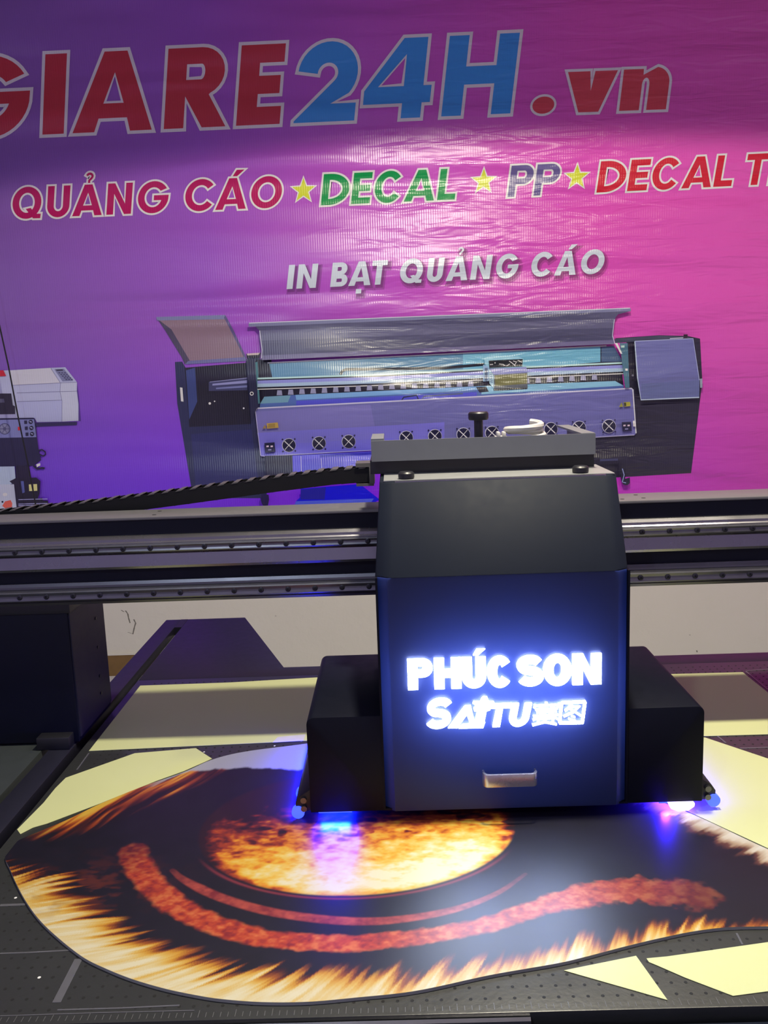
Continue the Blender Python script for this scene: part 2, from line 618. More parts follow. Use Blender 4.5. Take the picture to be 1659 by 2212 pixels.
    if ch == '4':
        return [[[(w - 1.42 * s, 0), (w - .42 * s, 0), (w - .42 * s, .19), (w, .19), (w, .19 + h * .95), (w - .42 * s, .19 + h * .95), (w - .42 * s, 1),
                  (w - 1.62 * s, 1), (0, .36), (0, .19), (w - 1.42 * s, .19)],
                 [(w - 1.42 * s, .19 + h * .95), (w - 1.42 * s, .80), (w * .20, .19 + h * .95)]]]
    if ch == 'n':
        r = w * .46
        return [[[(0, 0), (s, 0), (s, .56)] + arc(s + (w - 2 * s) / 2, .60, (w - 2 * s) / 2 + .002, .17, 180, 0, 10) + [(w - s, 0), (w, 0), (w, .62)] +
                 arc(w - .40, .63, .40, .39, 0, 80, 10) + [(s * 1.02, .84), (s * 1.0, .98), (0, .98)]]]
    if ch == '.':
        return [[arc(w / 2, .5, w / 2, .5, 0, 360, 28)[:-1]]]
    if ch == '*':
        pts = []
        for k in range(10):
            a = math.radians(90 + 36 * k)
            r = 0.5 if k % 2 == 0 else 0.2
            pts.append((0.5 + r * math.cos(a), 0.5 + r * math.sin(a)))
        return [[pts]]
    return []


def marks(ch, w, s):
    """Vietnamese tone marks"""
    if ch == 'hook':
        c = w / 2 + .02
        return [[stroke(arc(c, 1.26, .095, .085, 165, -50, 8) + [(c - .01, 1.13), (c - .01, 1.05)], .075)]]
    if ch == 'acute':
        return [[[(w / 2 - .02, 1.06), (w / 2 + .13, 1.06), (w / 2 + .36, 1.26), (w / 2 + .10, 1.26)]]]
    if ch == 'dot':
        return [[[(w / 2 - s * .48, -.33), (w / 2 + s * .48, -.33), (w / 2 + s * .48, -.14), (w / 2 - s * .48, -.14)]]]
    return []


def orient(c, ccw):
    a = sum(c[i][0] * c[(i + 1) % len(c)][1] - c[(i + 1) % len(c)][0] * c[i][1] for i in range(len(c)))
    return c if (a > 0) == ccw else c[::-1]


def grow(c, d, limit=2.2):
    """offset a contour outwards (to the right of travel for ccw) by d with mitred corners"""
    c = [p for i, p in enumerate(c) if math.hypot(p[0] - c[i - 1][0], p[1] - c[i - 1][1]) > 1e-6]
    n = len(c)
    out = []
    for i in range(n):
        p0, p1, p2 = c[i - 1], c[i], c[(i + 1) % n]
        d1 = (p1[0] - p0[0], p1[1] - p0[1])
        d2 = (p2[0] - p1[0], p2[1] - p1[1])
        l1, l2 = math.hypot(*d1), math.hypot(*d2)
        n1 = (d1[1] / l1, -d1[0] / l1)
        n2 = (d2[1] / l2, -d2[0] / l2)
        bx, by = n1[0] + n2[0], n1[1] + n2[1]
        bl = math.hypot(bx, by) or 1e-6
        bx, by = bx / bl, by / bl
        k = 1 / max(1 / limit, bx * n1[0] + by * n1[1])
        out.append((p1[0] + bx * d * k, p1[1] + by * d * k))
    return out


def fill(mb, shape, fn, col=None):
    loops = [[Vector((x, y, 0)) for x, y in c] for c in shape]
    pts = [p for c in shape for p in c]
    tri = tessellate_polygon(loops)
    mb.add([fn(*p) for p in pts], [tuple(t) for t in tri], col)


# ------------------------------------------------------------------ the advertising banner
BY = 4.615            # front of the vinyl
BZ0, BZ1 = 0.78, 3.68
STEP = 0.0006
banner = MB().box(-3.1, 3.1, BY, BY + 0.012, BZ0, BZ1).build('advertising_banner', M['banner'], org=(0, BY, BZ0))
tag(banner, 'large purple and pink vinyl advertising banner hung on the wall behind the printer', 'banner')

M['ink_white'] = ink_mat('ink_white', (205, 205, 222), .92)
M['ink_red'] = ink_mat('ink_red', (135, 22, 38), 1.35)
M['ink_red2'] = ink_mat('ink_red2', (168, 50, 62), 1.0)
M['ink_blue'] = ink_mat('ink_blue', (28, 110, 180), 1.2)
M['ink_crimson'] = ink_mat('ink_crimson', (168, 0, 85), .72)
M['ink_green'] = ink_mat('ink_green', (0, 150, 75), .62)
M['ink_grey'] = ink_mat('ink_grey', (95, 85, 140), .7)
M['ink_scarlet'] = ink_mat('ink_scarlet', (190, 22, 45), .72)
M['ink_yellow'] = ink_mat('ink_yellow', (205, 215, 40), .62)
M['ink_silver'] = ink_mat('ink_silver', (190, 200, 215), .72)
m, nt, b = new_mat('ink_soft_shadow')
b.inputs['Base Color'].default_value = (0.06, 0.01, 0.05, 1)
b.inputs['Roughness'].default_value = 0.5
b.inputs['Alpha'].default_value = 0.22
M['ink_shadow'] = m


LETTER = [0]


class Row:
    """a line of lettering: base line and cap height measured on the photo, laid out in the plane of the banner"""
    def __init__(self, base, cap, shear):
        self.b, self.c, self.shear = base, cap, shear
        # plane vectors
        (xa, ya), (xb, yb) = base
        A, B_ = at(xa, ya, 'Y', BY), at(xb, yb, 'Y', BY)
        self.slope = (B_[2] - A[2]) / (B_[0] - A[0])

    def y(self, x):
        (xa, ya), (xb, yb) = self.b
        return ya + (yb - ya) * (x - xa) / (xb - xa)

    def put(self, ch, xl, xr, stem, material, outline=None, mark=None, capf=1.0, oy=0.0, name='printed_letter', ow=None, shadow=False):
        A, B_ = at(xl, self.y(xl) - oy, 'Y', BY), at(xr, self.y(xr) - oy, 'Y', BY)
        T = at((xl + xr) / 2, self.y((xl + xr) / 2) - oy - self.c * capf, 'Y', BY)
        Bm = (A + B_) / 2
        hgt = T[2] - Bm[2]
        wid = B_[0] - A[0]
        w = wid / hgt
        shapes = glyph(ch, w, stem) + (marks(mark, w, stem) if mark else [])
        sh, sl = self.shear, self.slope
        LETTER[0] += 1
        lift = .12 * (LETTER[0] % 2)

        def fn(layer, dx=0.0, dz=0.0):
            def g(u, v):
                x = A[0] + (u + sh * v) * hgt + dx
                return (x, BY - (layer + lift) * STEP, A[2] + v * hgt + (x - A[0]) * sl + dz)
            return g
        mb = MB()
        for j, s_ in enumerate(shapes):
            fill(mb, s_, fn(4 + .25 * j))
        cx = (A + B_) / 2
        o = mb.build(name, material, banner, org=(cx[0], BY - 4 * STEP, cx[2]))
        if outline:
            mo = MB()
            for j, s_ in enumerate(shapes):
                k = [grow(orient(s_[0], True), ow)] + [grow(orient(c, False), ow, 1.2) for c in s_[1:]]
                fill(mo, k, fn(3 + .25 * j))
            mo.build(name.split('_')[-1] + '_outline', outline, o)
        if shadow:
            ms = MB()
            for q, (gw, dx, dz) in enumerate(((0.03, .008, -.012), (0.09, .010, -.016))):
                for s_ in shapes:
                    k = [grow(orient(s_[0], True), gw)] + [grow(orient(c, False), gw, 1.2) for c in s_[1:] if gw < .05]
                    fill(ms, k, fn(2 - q, dx, dz))
            ms.build('letter_shadow', M['ink_shadow'], o)
        return o


r1 = Row(((115, 290), (1060, 247)), 173, 0.14)
S1 = 0.262
for ch, xl, xr, mm in (('G', -118, 62, 'ink_red'), ('I', 92, 138, 'ink_red'), ('A', 157, 328, 'ink_red'), ('R', 354, 487, 'ink_red'), ('E', 510, 604, 'ink_red'),
                       ('2', 634, 765, 'ink_blue'), ('4', 781, 925, 'ink_blue'), ('H', 953, 1102, 'ink_blue')):
    r1.put(ch, xl, xr, S1, M[mm], M['ink_white'], ow=0.042)
r1b = Row(((1171, 246), (1390, 238)), 88, 0.12)
r1b.put('.', 1148, 1195, .3, M['ink_red2'], M['ink_white'], capf=.42, ow=0.14, name='printed_dot')
r1b.put('V', 1217, 1324, .52, M['ink_red2'], M['ink_white'], ow=0.068)
r1b.put('n', 1337, 1438, .50, M['ink_red2'], M['ink_white'], ow=0.068, capf=1.03)

r2 = Row(((120, 469), (960, 432)), 67, 0.155)
S2 = 0.225
for ch, xl, xr, mk in (('Q', 26, 88, None), ('U', 101, 149, None), ('A', 156, 220, 'hook'), ('N', 230, 283, None), ('G', 296, 362, None),
                       ('C', 398, 464, None), ('A', 465, 531, 'acute'), ('O', 540, 606, None)):
    r2.put(ch, xl, xr, S2, M['ink_crimson'], M['ink_white'], mark=mk, ow=0.062)
for ch, xl, xr in (('D', 693, 751), ('E', 758, 798), ('C', 806, 866), ('A', 872, 937), ('L', 944, 982)):
    r2.put(ch, xl, xr, S2, M['ink_green'], M['ink_white'], ow=0.062)
r2b = Row(((1110, 425), (1560, 403)), 67, 0.155)
for ch, xl, xr in (('P', 1096, 1146), ('P', 1152, 1203)):
    r2b.put(ch, xl, xr, S2, M['ink_grey'], M['ink_white'], ow=0.062)
for ch, xl, xr in (('D', 1288, 1347), ('E', 1354, 1396), ('C', 1404, 1464), ('A', 1471, 1535), ('L', 1540, 1579), ('T', 1604, 1652), ('R', 1659, 1712)):
    r2b.put(ch, xl, xr, S2, M['ink_scarlet'], M['ink_white'], ow=0.062)
for x, y, d in ((657, 413, 54), (1045, 393, 54), (1246, 384, 54)):
    rs = Row(((x - 40, y + d / 2), (x + 40, y + d / 2 - 3)), d, 0.05)
    rs.put('*', x - d / 2, x + d / 2, .2, M['ink_yellow'], M['ink_white'], ow=0.05, name='printed_star')

r3 = Row(((625, 624.5), (1221, 594.5)), 52, 0.165)
S3 = 0.245
for ch, xl, xr, mk in (('I', 619, 632, None), ('N', 640, 682, None), ('B', 713, 749, None), ('A', 752, 800, 'dot'), ('T', 799, 832, None),
                       ('Q', 861, 910, None), ('U', 920, 954, None), ('A', 962, 1009, 'hook'), ('N', 1015, 1057, None), ('G', 1068, 1116, None),
                       ('C', 1144, 1192, None), ('A', 1196, 1243, 'acute'), ('O', 1251, 1301, None)):
    r3.put(ch, xl, xr, S3, M['ink_silver'], mark=mk, shadow=True)


# pictures of two printers on the banner, traced as flat ink areas
class Picture:
    def __init__(self):
        self.mb = MB()
        self.layer = 1

    def poly(self, pts, col, ox=0.0, oy=0.0, k=1.0, g=1.0):
        """pts in a measuring grid: photo pixel = offset + p / k"""
        px = [(ox + x / k, oy + y / k) for x, y in pts]
        self.layer += 0.35
        yb = BY - self.layer * STEP
        P = [at(x, y, 'Y', yb) for x, y in px]
        tri = tessellate_polygon([[Vector((p[0], p[2], 0)) for p in P]])
        self.mb.add(P, [tuple(t) for t in tri], ink(col, g))

    def disc(self, x, y, r, col, n=16, ry_=None, **kw):
        ry_ = ry_ or r
        self.poly([(x + r * math.cos(2 * math.pi * i / n), y + ry_ * math.sin(2 * math.pi * i / n)) for i in range(n)], col, **kw)

    def line(self, pts, w, col, **kw):
        self.poly(stroke(pts, w), col, **kw)


A3 = dict(ox=320, oy=640, k=2.592)
B4 = dict(ox=920, oy=640, k=2.592)
D5 = dict(ox=540, oy=760, k=5.925)
H6 = dict(ox=1000, oy=740, k=6.9125)
L4 = dict(ox=400, oy=960, k=3.95)
N5 = dict(ox=0, oy=680, k=4.1475)

p = Picture()
# right cabinet
p.poly([(1055, 235), (1305, 218), (1465, 222), (1535, 237), (1547, 460), (1545, 500), (1485, 990), (1145, 1010), (900, 1022), (900, 640), (1125, 515), (1125, 260)], (31, 29, 46), **B4)
p.poly([(1055, 240), (1300, 220), (1460, 226), (1500, 238), (1170, 254), (1060, 262)], (58, 62, 80), **B4)
# left cabinet
p.poly([(150, 368), (190, 366), (210, 400), (545, 372), (560, 332), (625, 330), (640, 890), (660, 900), (664, 1130), (250, 1130), (240, 1060), (163, 600)], (33, 36, 68), **A3)
p.poly([(240, 772), (580, 745), (610, 985), (640, 1110), (270, 1110)], (36, 38, 82), **A3)
p.poly([(205, 400), (545, 372), (575, 715), (230, 732)], (21, 19, 34), **A3)
p.poly([(212, 415), (262, 400), (275, 590), (230, 690)], (45, 56, 105), **A3)
p.poly([(340, 480), (555, 456), (555, 526), (340, 530)], (52, 54, 88), **A3)
p.poly([(360, 490), (555, 470), (555, 486), (360, 500)], (120, 122, 165), **A3)
p.poly([(380, 512), (555, 498), (555, 510), (380, 520)], (100, 105, 150), **A3)
p.poly([(345, 478), (555, 455), (555, 460), (345, 482)], (110, 112, 150), **A3)
for x, y, r in ((345, 600, 7), (372, 588, 4), (535, 627, 5)):
    p.disc(x, y, r, (210, 205, 225), **A3)
p.poly([(178, 510), (192, 512), (198, 590), (184, 588)], (190, 190, 215), **A3)
# open left lid
p.poly([(45, 116), (432, 105), (478, 190), (550, 345), (205, 380), (190, 345), (95, 190)], (112, 92, 106), **A3)
p.poly([(45, 116), (95, 190), (190, 345), (205, 380), (240, 372), (130, 185), (60, 133)], (60, 54, 76), **A3)
p.poly([(45, 116), (432, 105), (446, 128), (50, 136)], (98, 101, 138), **A3)
p.poly([(432, 105), (478, 190), (550, 345), (538, 345), (462, 190), (425, 120)], (72, 66, 105), **A3)
p.poly([(225, 362), (545, 340), (552, 362), (205, 381)], (86, 86, 130), **A3)
p.poly([(548, 322), (630, 316), (625, 345), (552, 345)], (26, 22, 36), **A3)
p.poly([(552, 321), (626, 316), (618, 328), (556, 331)], (165, 150, 150), **A3)
# inside of the machine
p.poly([(605, 355), (690, 352), (700, 590), (615, 600)], (22, 20, 35), **A3)
p.poly([(595, 372), (612, 366), (626, 600), (612, 604)], (72, 115, 130), **A3)
p.poly([(582, 784), (1300, 750), (1340, 770), (1348, 842), (560, 880), (588, 815)], (24, 22, 38))
p.poly([(582, 786), (1000, 763), (1000, 806), (588, 815)], (70, 112, 142))
p.poly([(1000, 763), (1297, 748), (1297, 782), (1000, 806)], (92, 148, 172))
p.poly([(1299, 750), (1326, 747), (1345, 781), (1299, 782)], (62, 82, 112))
p.line([(578, 784), (820, 772), (1310, 747)], 2.6, (205, 228, 235))
p.line([(735, 809), (740, 801), (748, 798), (830, 797), (960, 795), (1046, 787)], 6, (20, 24, 36))
rail = [(556, 816), (820, 807.5), (1140, 791), (1348, 782)]


def band(pic, top, y0, y1, col):
    pic.poly([(x, y + y0) for x, y in top] + [(x, y + y1) for x, y in top[::-1]], col)


band(p, rail, 0, 3.6, (150, 190, 208))
band(p, rail, 3.6, 6.2, (16, 16, 28))
band(p, rail, 6.2, 13, (118, 122, 182))
band(p, rail, 13, 20.5, (138, 160, 208))
band(p, rail, 20.5, 24, (18, 18, 32))
band(p, rail, 24, 26, (205, 205, 215))
for i in range(30):
    x = 603.5 + 24.3 * i
    if 1040 < x < 1135 or x > 1290:
        continue
    y = np.interp(x, [604, 840, 1048, 1166, 1280], [849, 836, 828.5, 822, 815.5])
    p.poly([(x - 4.5, y - 6), (x + 5, y - 6), (x + 6.5, y + 5), (x - 6, y + 5)], (122, 124, 152))
# platen
p.poly([(571, 857), (640, 853), (1329, 823), (1348, 833), (1346, 842), (561, 881), (562, 872)], (66, 88, 146))
p.poly([(571, 857), (628, 854), (622, 869), (562, 872)], (92, 130, 150))
p.poly([(638, 853), (1040, 834), (1040, 842), (640, 864)], (98, 138, 182))
p.poly([(640, 866), (1030, 847), (1030, 856), (640, 876)], (66, 66, 170))
p.poly([(1040, 834), (1329, 823), (1346, 833), (1040, 852)], (112, 158, 196))
p.poly([(1028, 836), (1050, 835), (1056, 846), (1036, 848)], (26, 26, 40))
p.line([(866, 868), (872, 858), (900, 854), (905, 866)], 2.5, (24, 30, 40))
p.line([(910, 866), (916, 856), (1000, 850)], 2.5, (70, 80, 100))
# print head
p.poly([(310, 240), (365, 212), (830, 208), (905, 240), (900, 372), (350, 382)], (120, 165, 182), **H6)
p.poly([(385, 268), (893, 246), (888, 358), (392, 378)], (22, 26, 30), **H6)
for a in ([(690, 275), (740, 310), (785, 350)], [(540, 320), (600, 325), (630, 345)], [(650, 350), (700, 320)], [(750, 275), (800, 290), (770, 340)], [(820, 265), (880, 295)], [(400, 330), (450, 325)]):
    p.line(a, 11, (205, 210, 215), **H6)
p.disc(480, 303, 9, (225, 250, 235), **H6)
p.poly([(300, 330), (385, 360), (385, 575), (302, 582)], (120, 150, 180), **H6)
p.poly([(325, 380), (372, 378), (368, 575), (322, 575)], (66, 84, 110), **H6)
p.poly([(390, 392), (455, 398), (465, 692), (395, 610)], (138, 168, 195), **H6)
for j in range(6):
    p.line([(405, 452 + 26 * j), (445, 462 + 26 * j)], 8, (60, 80, 110), **H6)
p.poly([(392, 392), (945, 364), (962, 446), (462, 482)], (116, 121, 168), **H6)
p.poly([(463, 480), (962, 448), (966, 672), (463, 692)], (78, 84, 92), **H6)
p.poly([(478, 492), (955, 462), (958, 615), (480, 648)], (92, 92, 52), **H6)
p.poly([(455, 692), (966, 672), (960, 690), (462, 716)], (16, 16, 24), **H6)
# apron
ap = [(551, 887), (556, 882), (1364, 839), (1369, 842), (1375, 934), (1371, 940), (566, 986), (562, 981)]
p.poly(ap, (88, 88, 142))
p.poly([(552, 889), (800, 874), (820, 971), (563, 985)], (98, 94, 152))
p.poly([(556, 935), (960, 912), (960, 963), (564, 986)], (99, 95, 178))
p.poly([(562, 962), (850, 946), (850, 969), (566, 986)], (96, 92, 196))
p.line([(551, 888), (556, 882), (900, 864), (1364, 839), (1368, 843)], 3, (160, 160, 208))
p.line([(552, 889), (563, 984), (570, 985.5), (1000, 961.5), (1370, 939.5)], 1.6, (150, 148, 205))
p.line([(1367, 842), (1374, 936)], 2.2, (180, 182, 215))
for x, y in ((624, 961.7), (689, 957.5), (753, 953.8), (877.5, 945.5), (939.5, 942), (1001, 938.5), (1062.7, 935), (1190, 927), (1251, 924), (1315.5, 920.5)):
    p.disc(x, y, 15.2, (165, 165, 205))
    p.disc(x + .4, y + .3, 14.2, (23, 23, 50))
    for a in (0.75, 2.3):
        c_, s_ = math.cos(a), math.sin(a)
        p.line([(x - 13 * c_, y - 13 * s_), (x + 13 * c_, y + 13 * s_)], 2.0 if a < 1 else 1.2, (180, 180, 215))
    for a in (0.75, 2.3, 3.9, 5.45):
        p.disc(x + 19 * math.cos(a), y + 18 * math.sin(a), 1.9, (30, 28, 60), 8)
for q in ([(571, 957), (593, 955.5), (595, 976), (573, 978)], [(1343, 912), (1363, 911), (1365, 931), (1345, 932.5)]):
    p.poly(q, (24, 24, 52))
    cx, cy = sum(t[0] for t in q) / 4, sum(t[1] for t in q) / 4
    for dx in (-4.5, 4.5):
        p.poly([(cx + dx - 3, cy - 4), (cx + dx + 2, cy - 4.3), (cx + dx + 2, cy - 1), (cx + dx - 3, cy - .6)], (225, 165, 185))
    p.poly([(cx - 4, cy + 4), (cx + 3, cy + 3.6), (cx + 3, cy + 6), (cx - 4, cy + 6.4)], (120, 118, 160))
p.poly([(576, 914.5), (600, 912.5), (602, 924), (577, 926)], (150, 125, 62))
for j in range(3):
    p.line([(579, 917.2 + 2.8 * j), (594, 916.2 + 2.8 * j)], 1.0, (82, 66, 40))
p.poly([(567, 926), (572, 917.5), (576, 925.5)], (120, 100, 70))
p.poly([(1337, 879), (1343, 869), (1346, 878.5)], (120, 118, 50))
p.poly([(1347, 869), (1361, 868), (1362, 877), (1348, 878.5)], (138, 134, 48))
p.poly([(1347.5, 870), (1352, 869.5), (1353, 877), (1348.5, 878)], (50, 50, 36))
p.poly([(1367, 909), (1373, 908.5), (1374, 921), (1368, 921.5)], (190, 190, 210))
# long raised lid
p.poly([(537, 698), (1361.7, 665), (1363, 672), (1335, 679), (1327, 690), (1323, 725), (1327, 743), (565, 778), (566, 756), (561, 715), (551.5, 705), (537, 706)], (66, 66, 92))
p.poly([(563, 714), (1329, 688), (1325, 708), (564, 736)], (80, 80, 106))
p.poly([(565, 742), (1324, 722), (1326, 735), (566, 770)], (60, 60, 86))
p.poly([(566, 768), (1325, 734), (1327, 743), (565, 778)], (88, 84, 116))
p.poly([(537, 698), (1361.7, 665), (1363, 672), (900, 691), (537, 706)], (100, 103, 132))
p.line([(538, 698), (1361, 665.5)], 1.6, (170, 175, 195))
p.line([(561, 714), (566, 756), (565, 774)], 1.8, (165, 165, 190))
p.line([(1327, 690), (1323, 725), (1328, 742)], 1.8, (150, 152, 175))
# left post
p.poly([(550, 350), (598, 348), (618, 622), (606, 630), (578, 700)], (30, 31, 56), **A3)
p.disc(580, 545, 11, (205, 205, 215), **A3)
p.disc(580, 545, 6.5, (26, 26, 40), **A3)
# right post and lid
p.poly([(1085, 262), (1130, 262), (1140, 512), (1116, 512)], (58, 92, 110), **B4)
p.poly([(1058, 262), (1072, 262), (1100, 322), (1090, 322)], (200, 205, 210), **B4)
p.poly([(1116, 405), (1130, 405), (1130, 417), (1117, 417)], (200, 222, 230), **B4)
p.poly([(1092, 276), (1112, 275), (1112, 287), (1093, 288)], (150, 178, 170), **B4)
p.disc(1158, 443, 6, (80, 80, 96), **B4)
p.poly([(1170, 253), (1497, 237), (1532, 470), (1530, 565), (1205, 582), (1185, 455)], (88, 91, 140), **B4)
p.poly([(1205, 490), (1531, 470), (1530, 565), (1207, 582)], (80, 88, 130), **B4)
p.line([(1170, 253), (1185, 455), (1204, 580), (1530, 566)], 6, (150, 165, 192), **B4)
p.line([(1170, 252), (1496, 237), (1531, 470)], 4, (140, 148, 185), **B4)
p.poly([(1442, 214), (1466, 213), (1463, 234), (1444, 234)], (36, 20, 36), **B4)
p.poly([(1366, 235), (1440, 230), (1440, 235), (1366, 239)], (160, 160, 180), **B4)
p.poly([(1534, 462), (1548, 460), (1548, 512), (1536, 512)], (120, 130, 145), **B4)
# feet, roll and underside, with blue UV light painted into the print colours
p.poly([(1085, 968), (1112, 960), (1116, 1022), (1142, 1014), (1143, 1046), (1128, 1058), (1104, 1054), (1094, 1030)], (22, 23, 42), **B4)
p.line([(1100, 965), (1110, 1000), (1100, 1040), (1120, 1045)], 5, (120, 130, 175), **B4)
p.line([(975, 918), (1075, 914)], 12, (52, 54, 84), **B4)
p.poly([(680, 97), (918, 92), (922, 250), (690, 275)], (16, 13, 42), **L4)
p.poly([(915, 95), (1600, 60), (1600, 250), (920, 255)], (72, 66, 196), **L4)
p.poly([(1000, 130), (1350, 105), (1350, 210), (1000, 230)], (62, 58, 172), **L4)
p.poly([(1150, 90), (1600, 66), (1600, 88), (1150, 112)], (36, 32, 150), **L4)
p.line([(988, 100), (992, 250)], 5, (160, 155, 225), **L4)
p.line([(1160, 120), (1166, 205)], 7, (130, 125, 225), **L4)
p.poly([(985, 378), (1490, 338), (1660, 470), (1570, 520), (930, 522), (948, 482), (985, 448)], (14, 12, 232), g=.8, **L4)
p.poly([(985, 385), (1200, 365), (1190, 470), (985, 470)], (24, 22, 130), **L4)
p.poly([(945, 485), (1610, 462), (1575, 512), (930, 522)], (60, 74, 238), **L4)
p.poly([(640, 455), (650, 420), (712, 430), (716, 470), (706, 525), (664, 522), (652, 500)], (26, 20, 62), **L4)
p.mb.build('printed_wide_printer', M['picture'], banner)

p = Picture()
p.poly([(-260, 512), (75, 497), (455, 475), (585, 470), (690, 605), (688, 685), (708, 770), (703, 950), (330, 962), (310, 925), (-260, 930)], (152, 156, 190), **N5)
p.poly([(80, 500), (455, 477), (540, 612), (120, 632)], (172, 172, 200), **N5)
p.poly([(540, 612), (690, 605), (688, 685), (708, 770), (703, 950), (556, 958), (555, 770), (538, 690)], (160, 164, 205), **N5)
p.poly([(160, 775), (555, 765), (556, 958), (330, 962), (310, 925), (160, 925)], (146, 150, 196), **N5)
for ln in ([(455, 478), (542, 612), (538, 690), (556, 770), (555, 958)], [(100, 632), (542, 610), (690, 604)], [(150, 700), (538, 688), (688, 684)], [(150, 778), (555, 765)]):
    p.line(ln, 3.5, (92, 92, 128), **N5)
p.poly([(690, 606), (709, 770), (723, 952), (703, 952), (703, 800), (690, 690)], (62, 40, 112), **N5)
p.poly([(488, 488), (572, 484), (655, 590), (560, 596)], (104, 108, 140), **N5)
p.poly([(500, 492), (560, 489), (566, 501), (508, 503)], (40, 38, 56), **N5)
for i in range(5):
    for j in range(3):
        x = 522 + 17 * i + 25 * j - (i // 2) * 3
        y = 516 + 15 * i
        p.poly([(x, y), (x + 15, y - 1), (x + 20, y + 7), (x + 5, y + 8)], (56, 54, 84), **N5)
p.poly([(320, 966), (690, 958), (688, 988), (322, 1002)], (36, 30, 70), **N5)
p.poly([(-60, 500), (30, 497), (55, 548), (-60, 556)], (165, 24, 42), **N5)
p.poly([(-260, 705), (100, 705), (115, 810), (135, 820), (136, 892), (-260, 895)], (26, 23, 40), **N5)
p.poly([(-60, 755), (35, 752), (42, 786), (-60, 790)], (70, 70, 92), **N5)
p.poly([(-260, 897), (140, 890), (152, 925), (-260, 932)], (132, 132, 165), **N5)
p.poly([(-260, 930), (300, 922), (316, 940), (332, 1100), (345, 1200), (368, 1300), (300, 1352), (-260, 1364)], (24, 22, 54), **N5)
p.poly([(-260, 946), (305, 936), (325, 1096), (-260, 1108)], (104, 108, 156), **N5)
p.disc(42, 1022, 52, (60, 62, 98), **N5)
p.disc(42, 1022, 44, (110, 112, 140), **N5)
p.disc(42, 1022, 16, (66, 66, 98), **N5)
for a in range(6):
    c_, s_ = math.cos(a * 1.047), math.sin(a * 1.047)
    p.line([(42 + 14 * c_, 1022 + 14 * s_), (42 + 44 * c_, 1022 + 44 * s_)], 9, (84, 84, 118), **N5)
for i in range(3):
    p.poly([(216 + 6 * i, 948 + 54 * i), (242 + 6 * i, 947 + 54 * i), (243 + 6 * i, 977 + 54 * i), (218 + 6 * i, 978 + 54 * i)], (30, 28, 58), **N5)
    p.disc(275 + 6 * i, 960 + 54 * i, 19, (22, 20, 40), **N5)
    p.line([(265 + 6 * i, 955 + 54 * i), (284 + 6 * i, 962 + 54 * i)], 8, (140, 142, 180), **N5)
p.poly([(160, 1004), (184, 1003), (185, 1034), (161, 1035)], (176, 30, 36), **N5)
p.line([(345, 1215), (375, 1208), (405, 1228), (408, 1252), (385, 1265), (355, 1250)], 12, (18, 15, 38), **N5)
p.line([(300, 1352), (335, 1380), (375, 1372), (400, 1376)], 18, (20, 17, 44), **N5)
p.poly([(325, 1340), (360, 1328), (362, 1350), (330, 1366)], (205, 200, 225), **N5)
p.poly([(-260, 1364), (130, 1358), (142, 1500), (85, 1520), (-260, 1520)], (148, 162, 224), **N5)
p.poly([(138, 1352), (255, 1350), (268, 1480), (145, 1480)], (20, 15, 40), **N5)
p.poly([(85, 1492), (140, 1464), (325, 1458), (362, 1490), (355, 1600), (338, 1645), (378, 1640), (385, 1662), (430, 1664), (432, 1700), (392, 1728), (392, 1760), (150, 1760), (130, 1530)], (19, 15, 36), **N5)
p.poly([(-260, 1525), (125, 1518), (152, 1760), (-260, 1760)], (160, 166, 218), **N5)
p.disc(45, 1610, 21, (205, 208, 230), ry_=15, **N5)
p.poly([(20, 1712), (45, 1672), (95, 1660), (110, 1690), (105, 1740), (60, 1745)], (205, 78, 62), **N5)
p.disc(22, 1676, 9, (20, 18, 40), **N5)
p.poly([(258, 1520), (332, 1516), (334, 1576), (262, 1580)], (196, 192, 118), **N5)
p.line([(295, 1516), (300, 1580)], 7, (60, 58, 60), **N5)
p.poly([(185, 1490), (212, 1490), (222, 1590), (200, 1600)], (74, 82, 140), **N5)
for yy in (1650, 1690, 1704):
    p.line([(165, yy + 6), (300, yy + 2), (425, yy)], 6, (140, 140, 190), **N5)
p.mb.build('printed_small_printer', M['picture'], banner)

# thin cord hanging in front of the banner
CY = 4.45
cp = [at(x, y, 'Y', CY) for x, y in ((-60, 380), (-30, 560), (0, 708), (18, 790), (40, 905), (60, 1000), (76, 1085))]
lastp = cp[-1]
cp = [(cp[0][0] - .05, CY, ZC)] + cp + [(lastp[0] + .05, CY, .5), (lastp[0] + .06, CY, 0.0)]
tag(MB().tube(cp, 0.0042, 6).build('cord', M['rubber'], smooth=True, org=(lastp[0], CY, 0)), 'thin black cord hanging slantwise in front of the purple banner', 'cord')

# ------------------------------------------------------------------ the flatbed table
BZ = 0.80
table = thing('flatbed_table', (0.3, 1.7, 0.0), 'dark metal flatbed table with small suction holes and a slot along its edge', 'table')
RX = 1.45
MB().prism([(-0.757, 1.022), (RX, 1.022), (RX, 2.345), (-0.757, 2.345)], 'Z', BZ - 0.03, BZ).build('bed_plate', M['bed'], table, bevel=0.0015)
MB().prism([(-0.757, 2.347), (RX, 2.347), (RX, 2.42), (-0.346, 2.42), (-0.552, 2.962), (-0.757, 2.962)], 'Z', BZ - 0.03, BZ - 0.0005).build('rear_frame', M['frame'], table, bevel=0.0015)
for x0, x1, nm in ((-0.836, -0.782, 'side_strip'), (RX + 0.025, RX + 0.08, 'side_strip')):
    MB().box(x0, x1, 0.9, 2.962, BZ - 0.03, BZ - 0.0005).build(nm, M['frame'], table, bevel=0.0015)
MB().box(-0.782, -0.757, 2.865, 2.962, BZ - 0.03, BZ - 0.0005).build('slot_end', M['frame'], table)
MB().box(-0.80, -0.74, 0.9, 2.95, BZ - 0.2, BZ - 0.06).build('slot_bottom', M['black'], table)
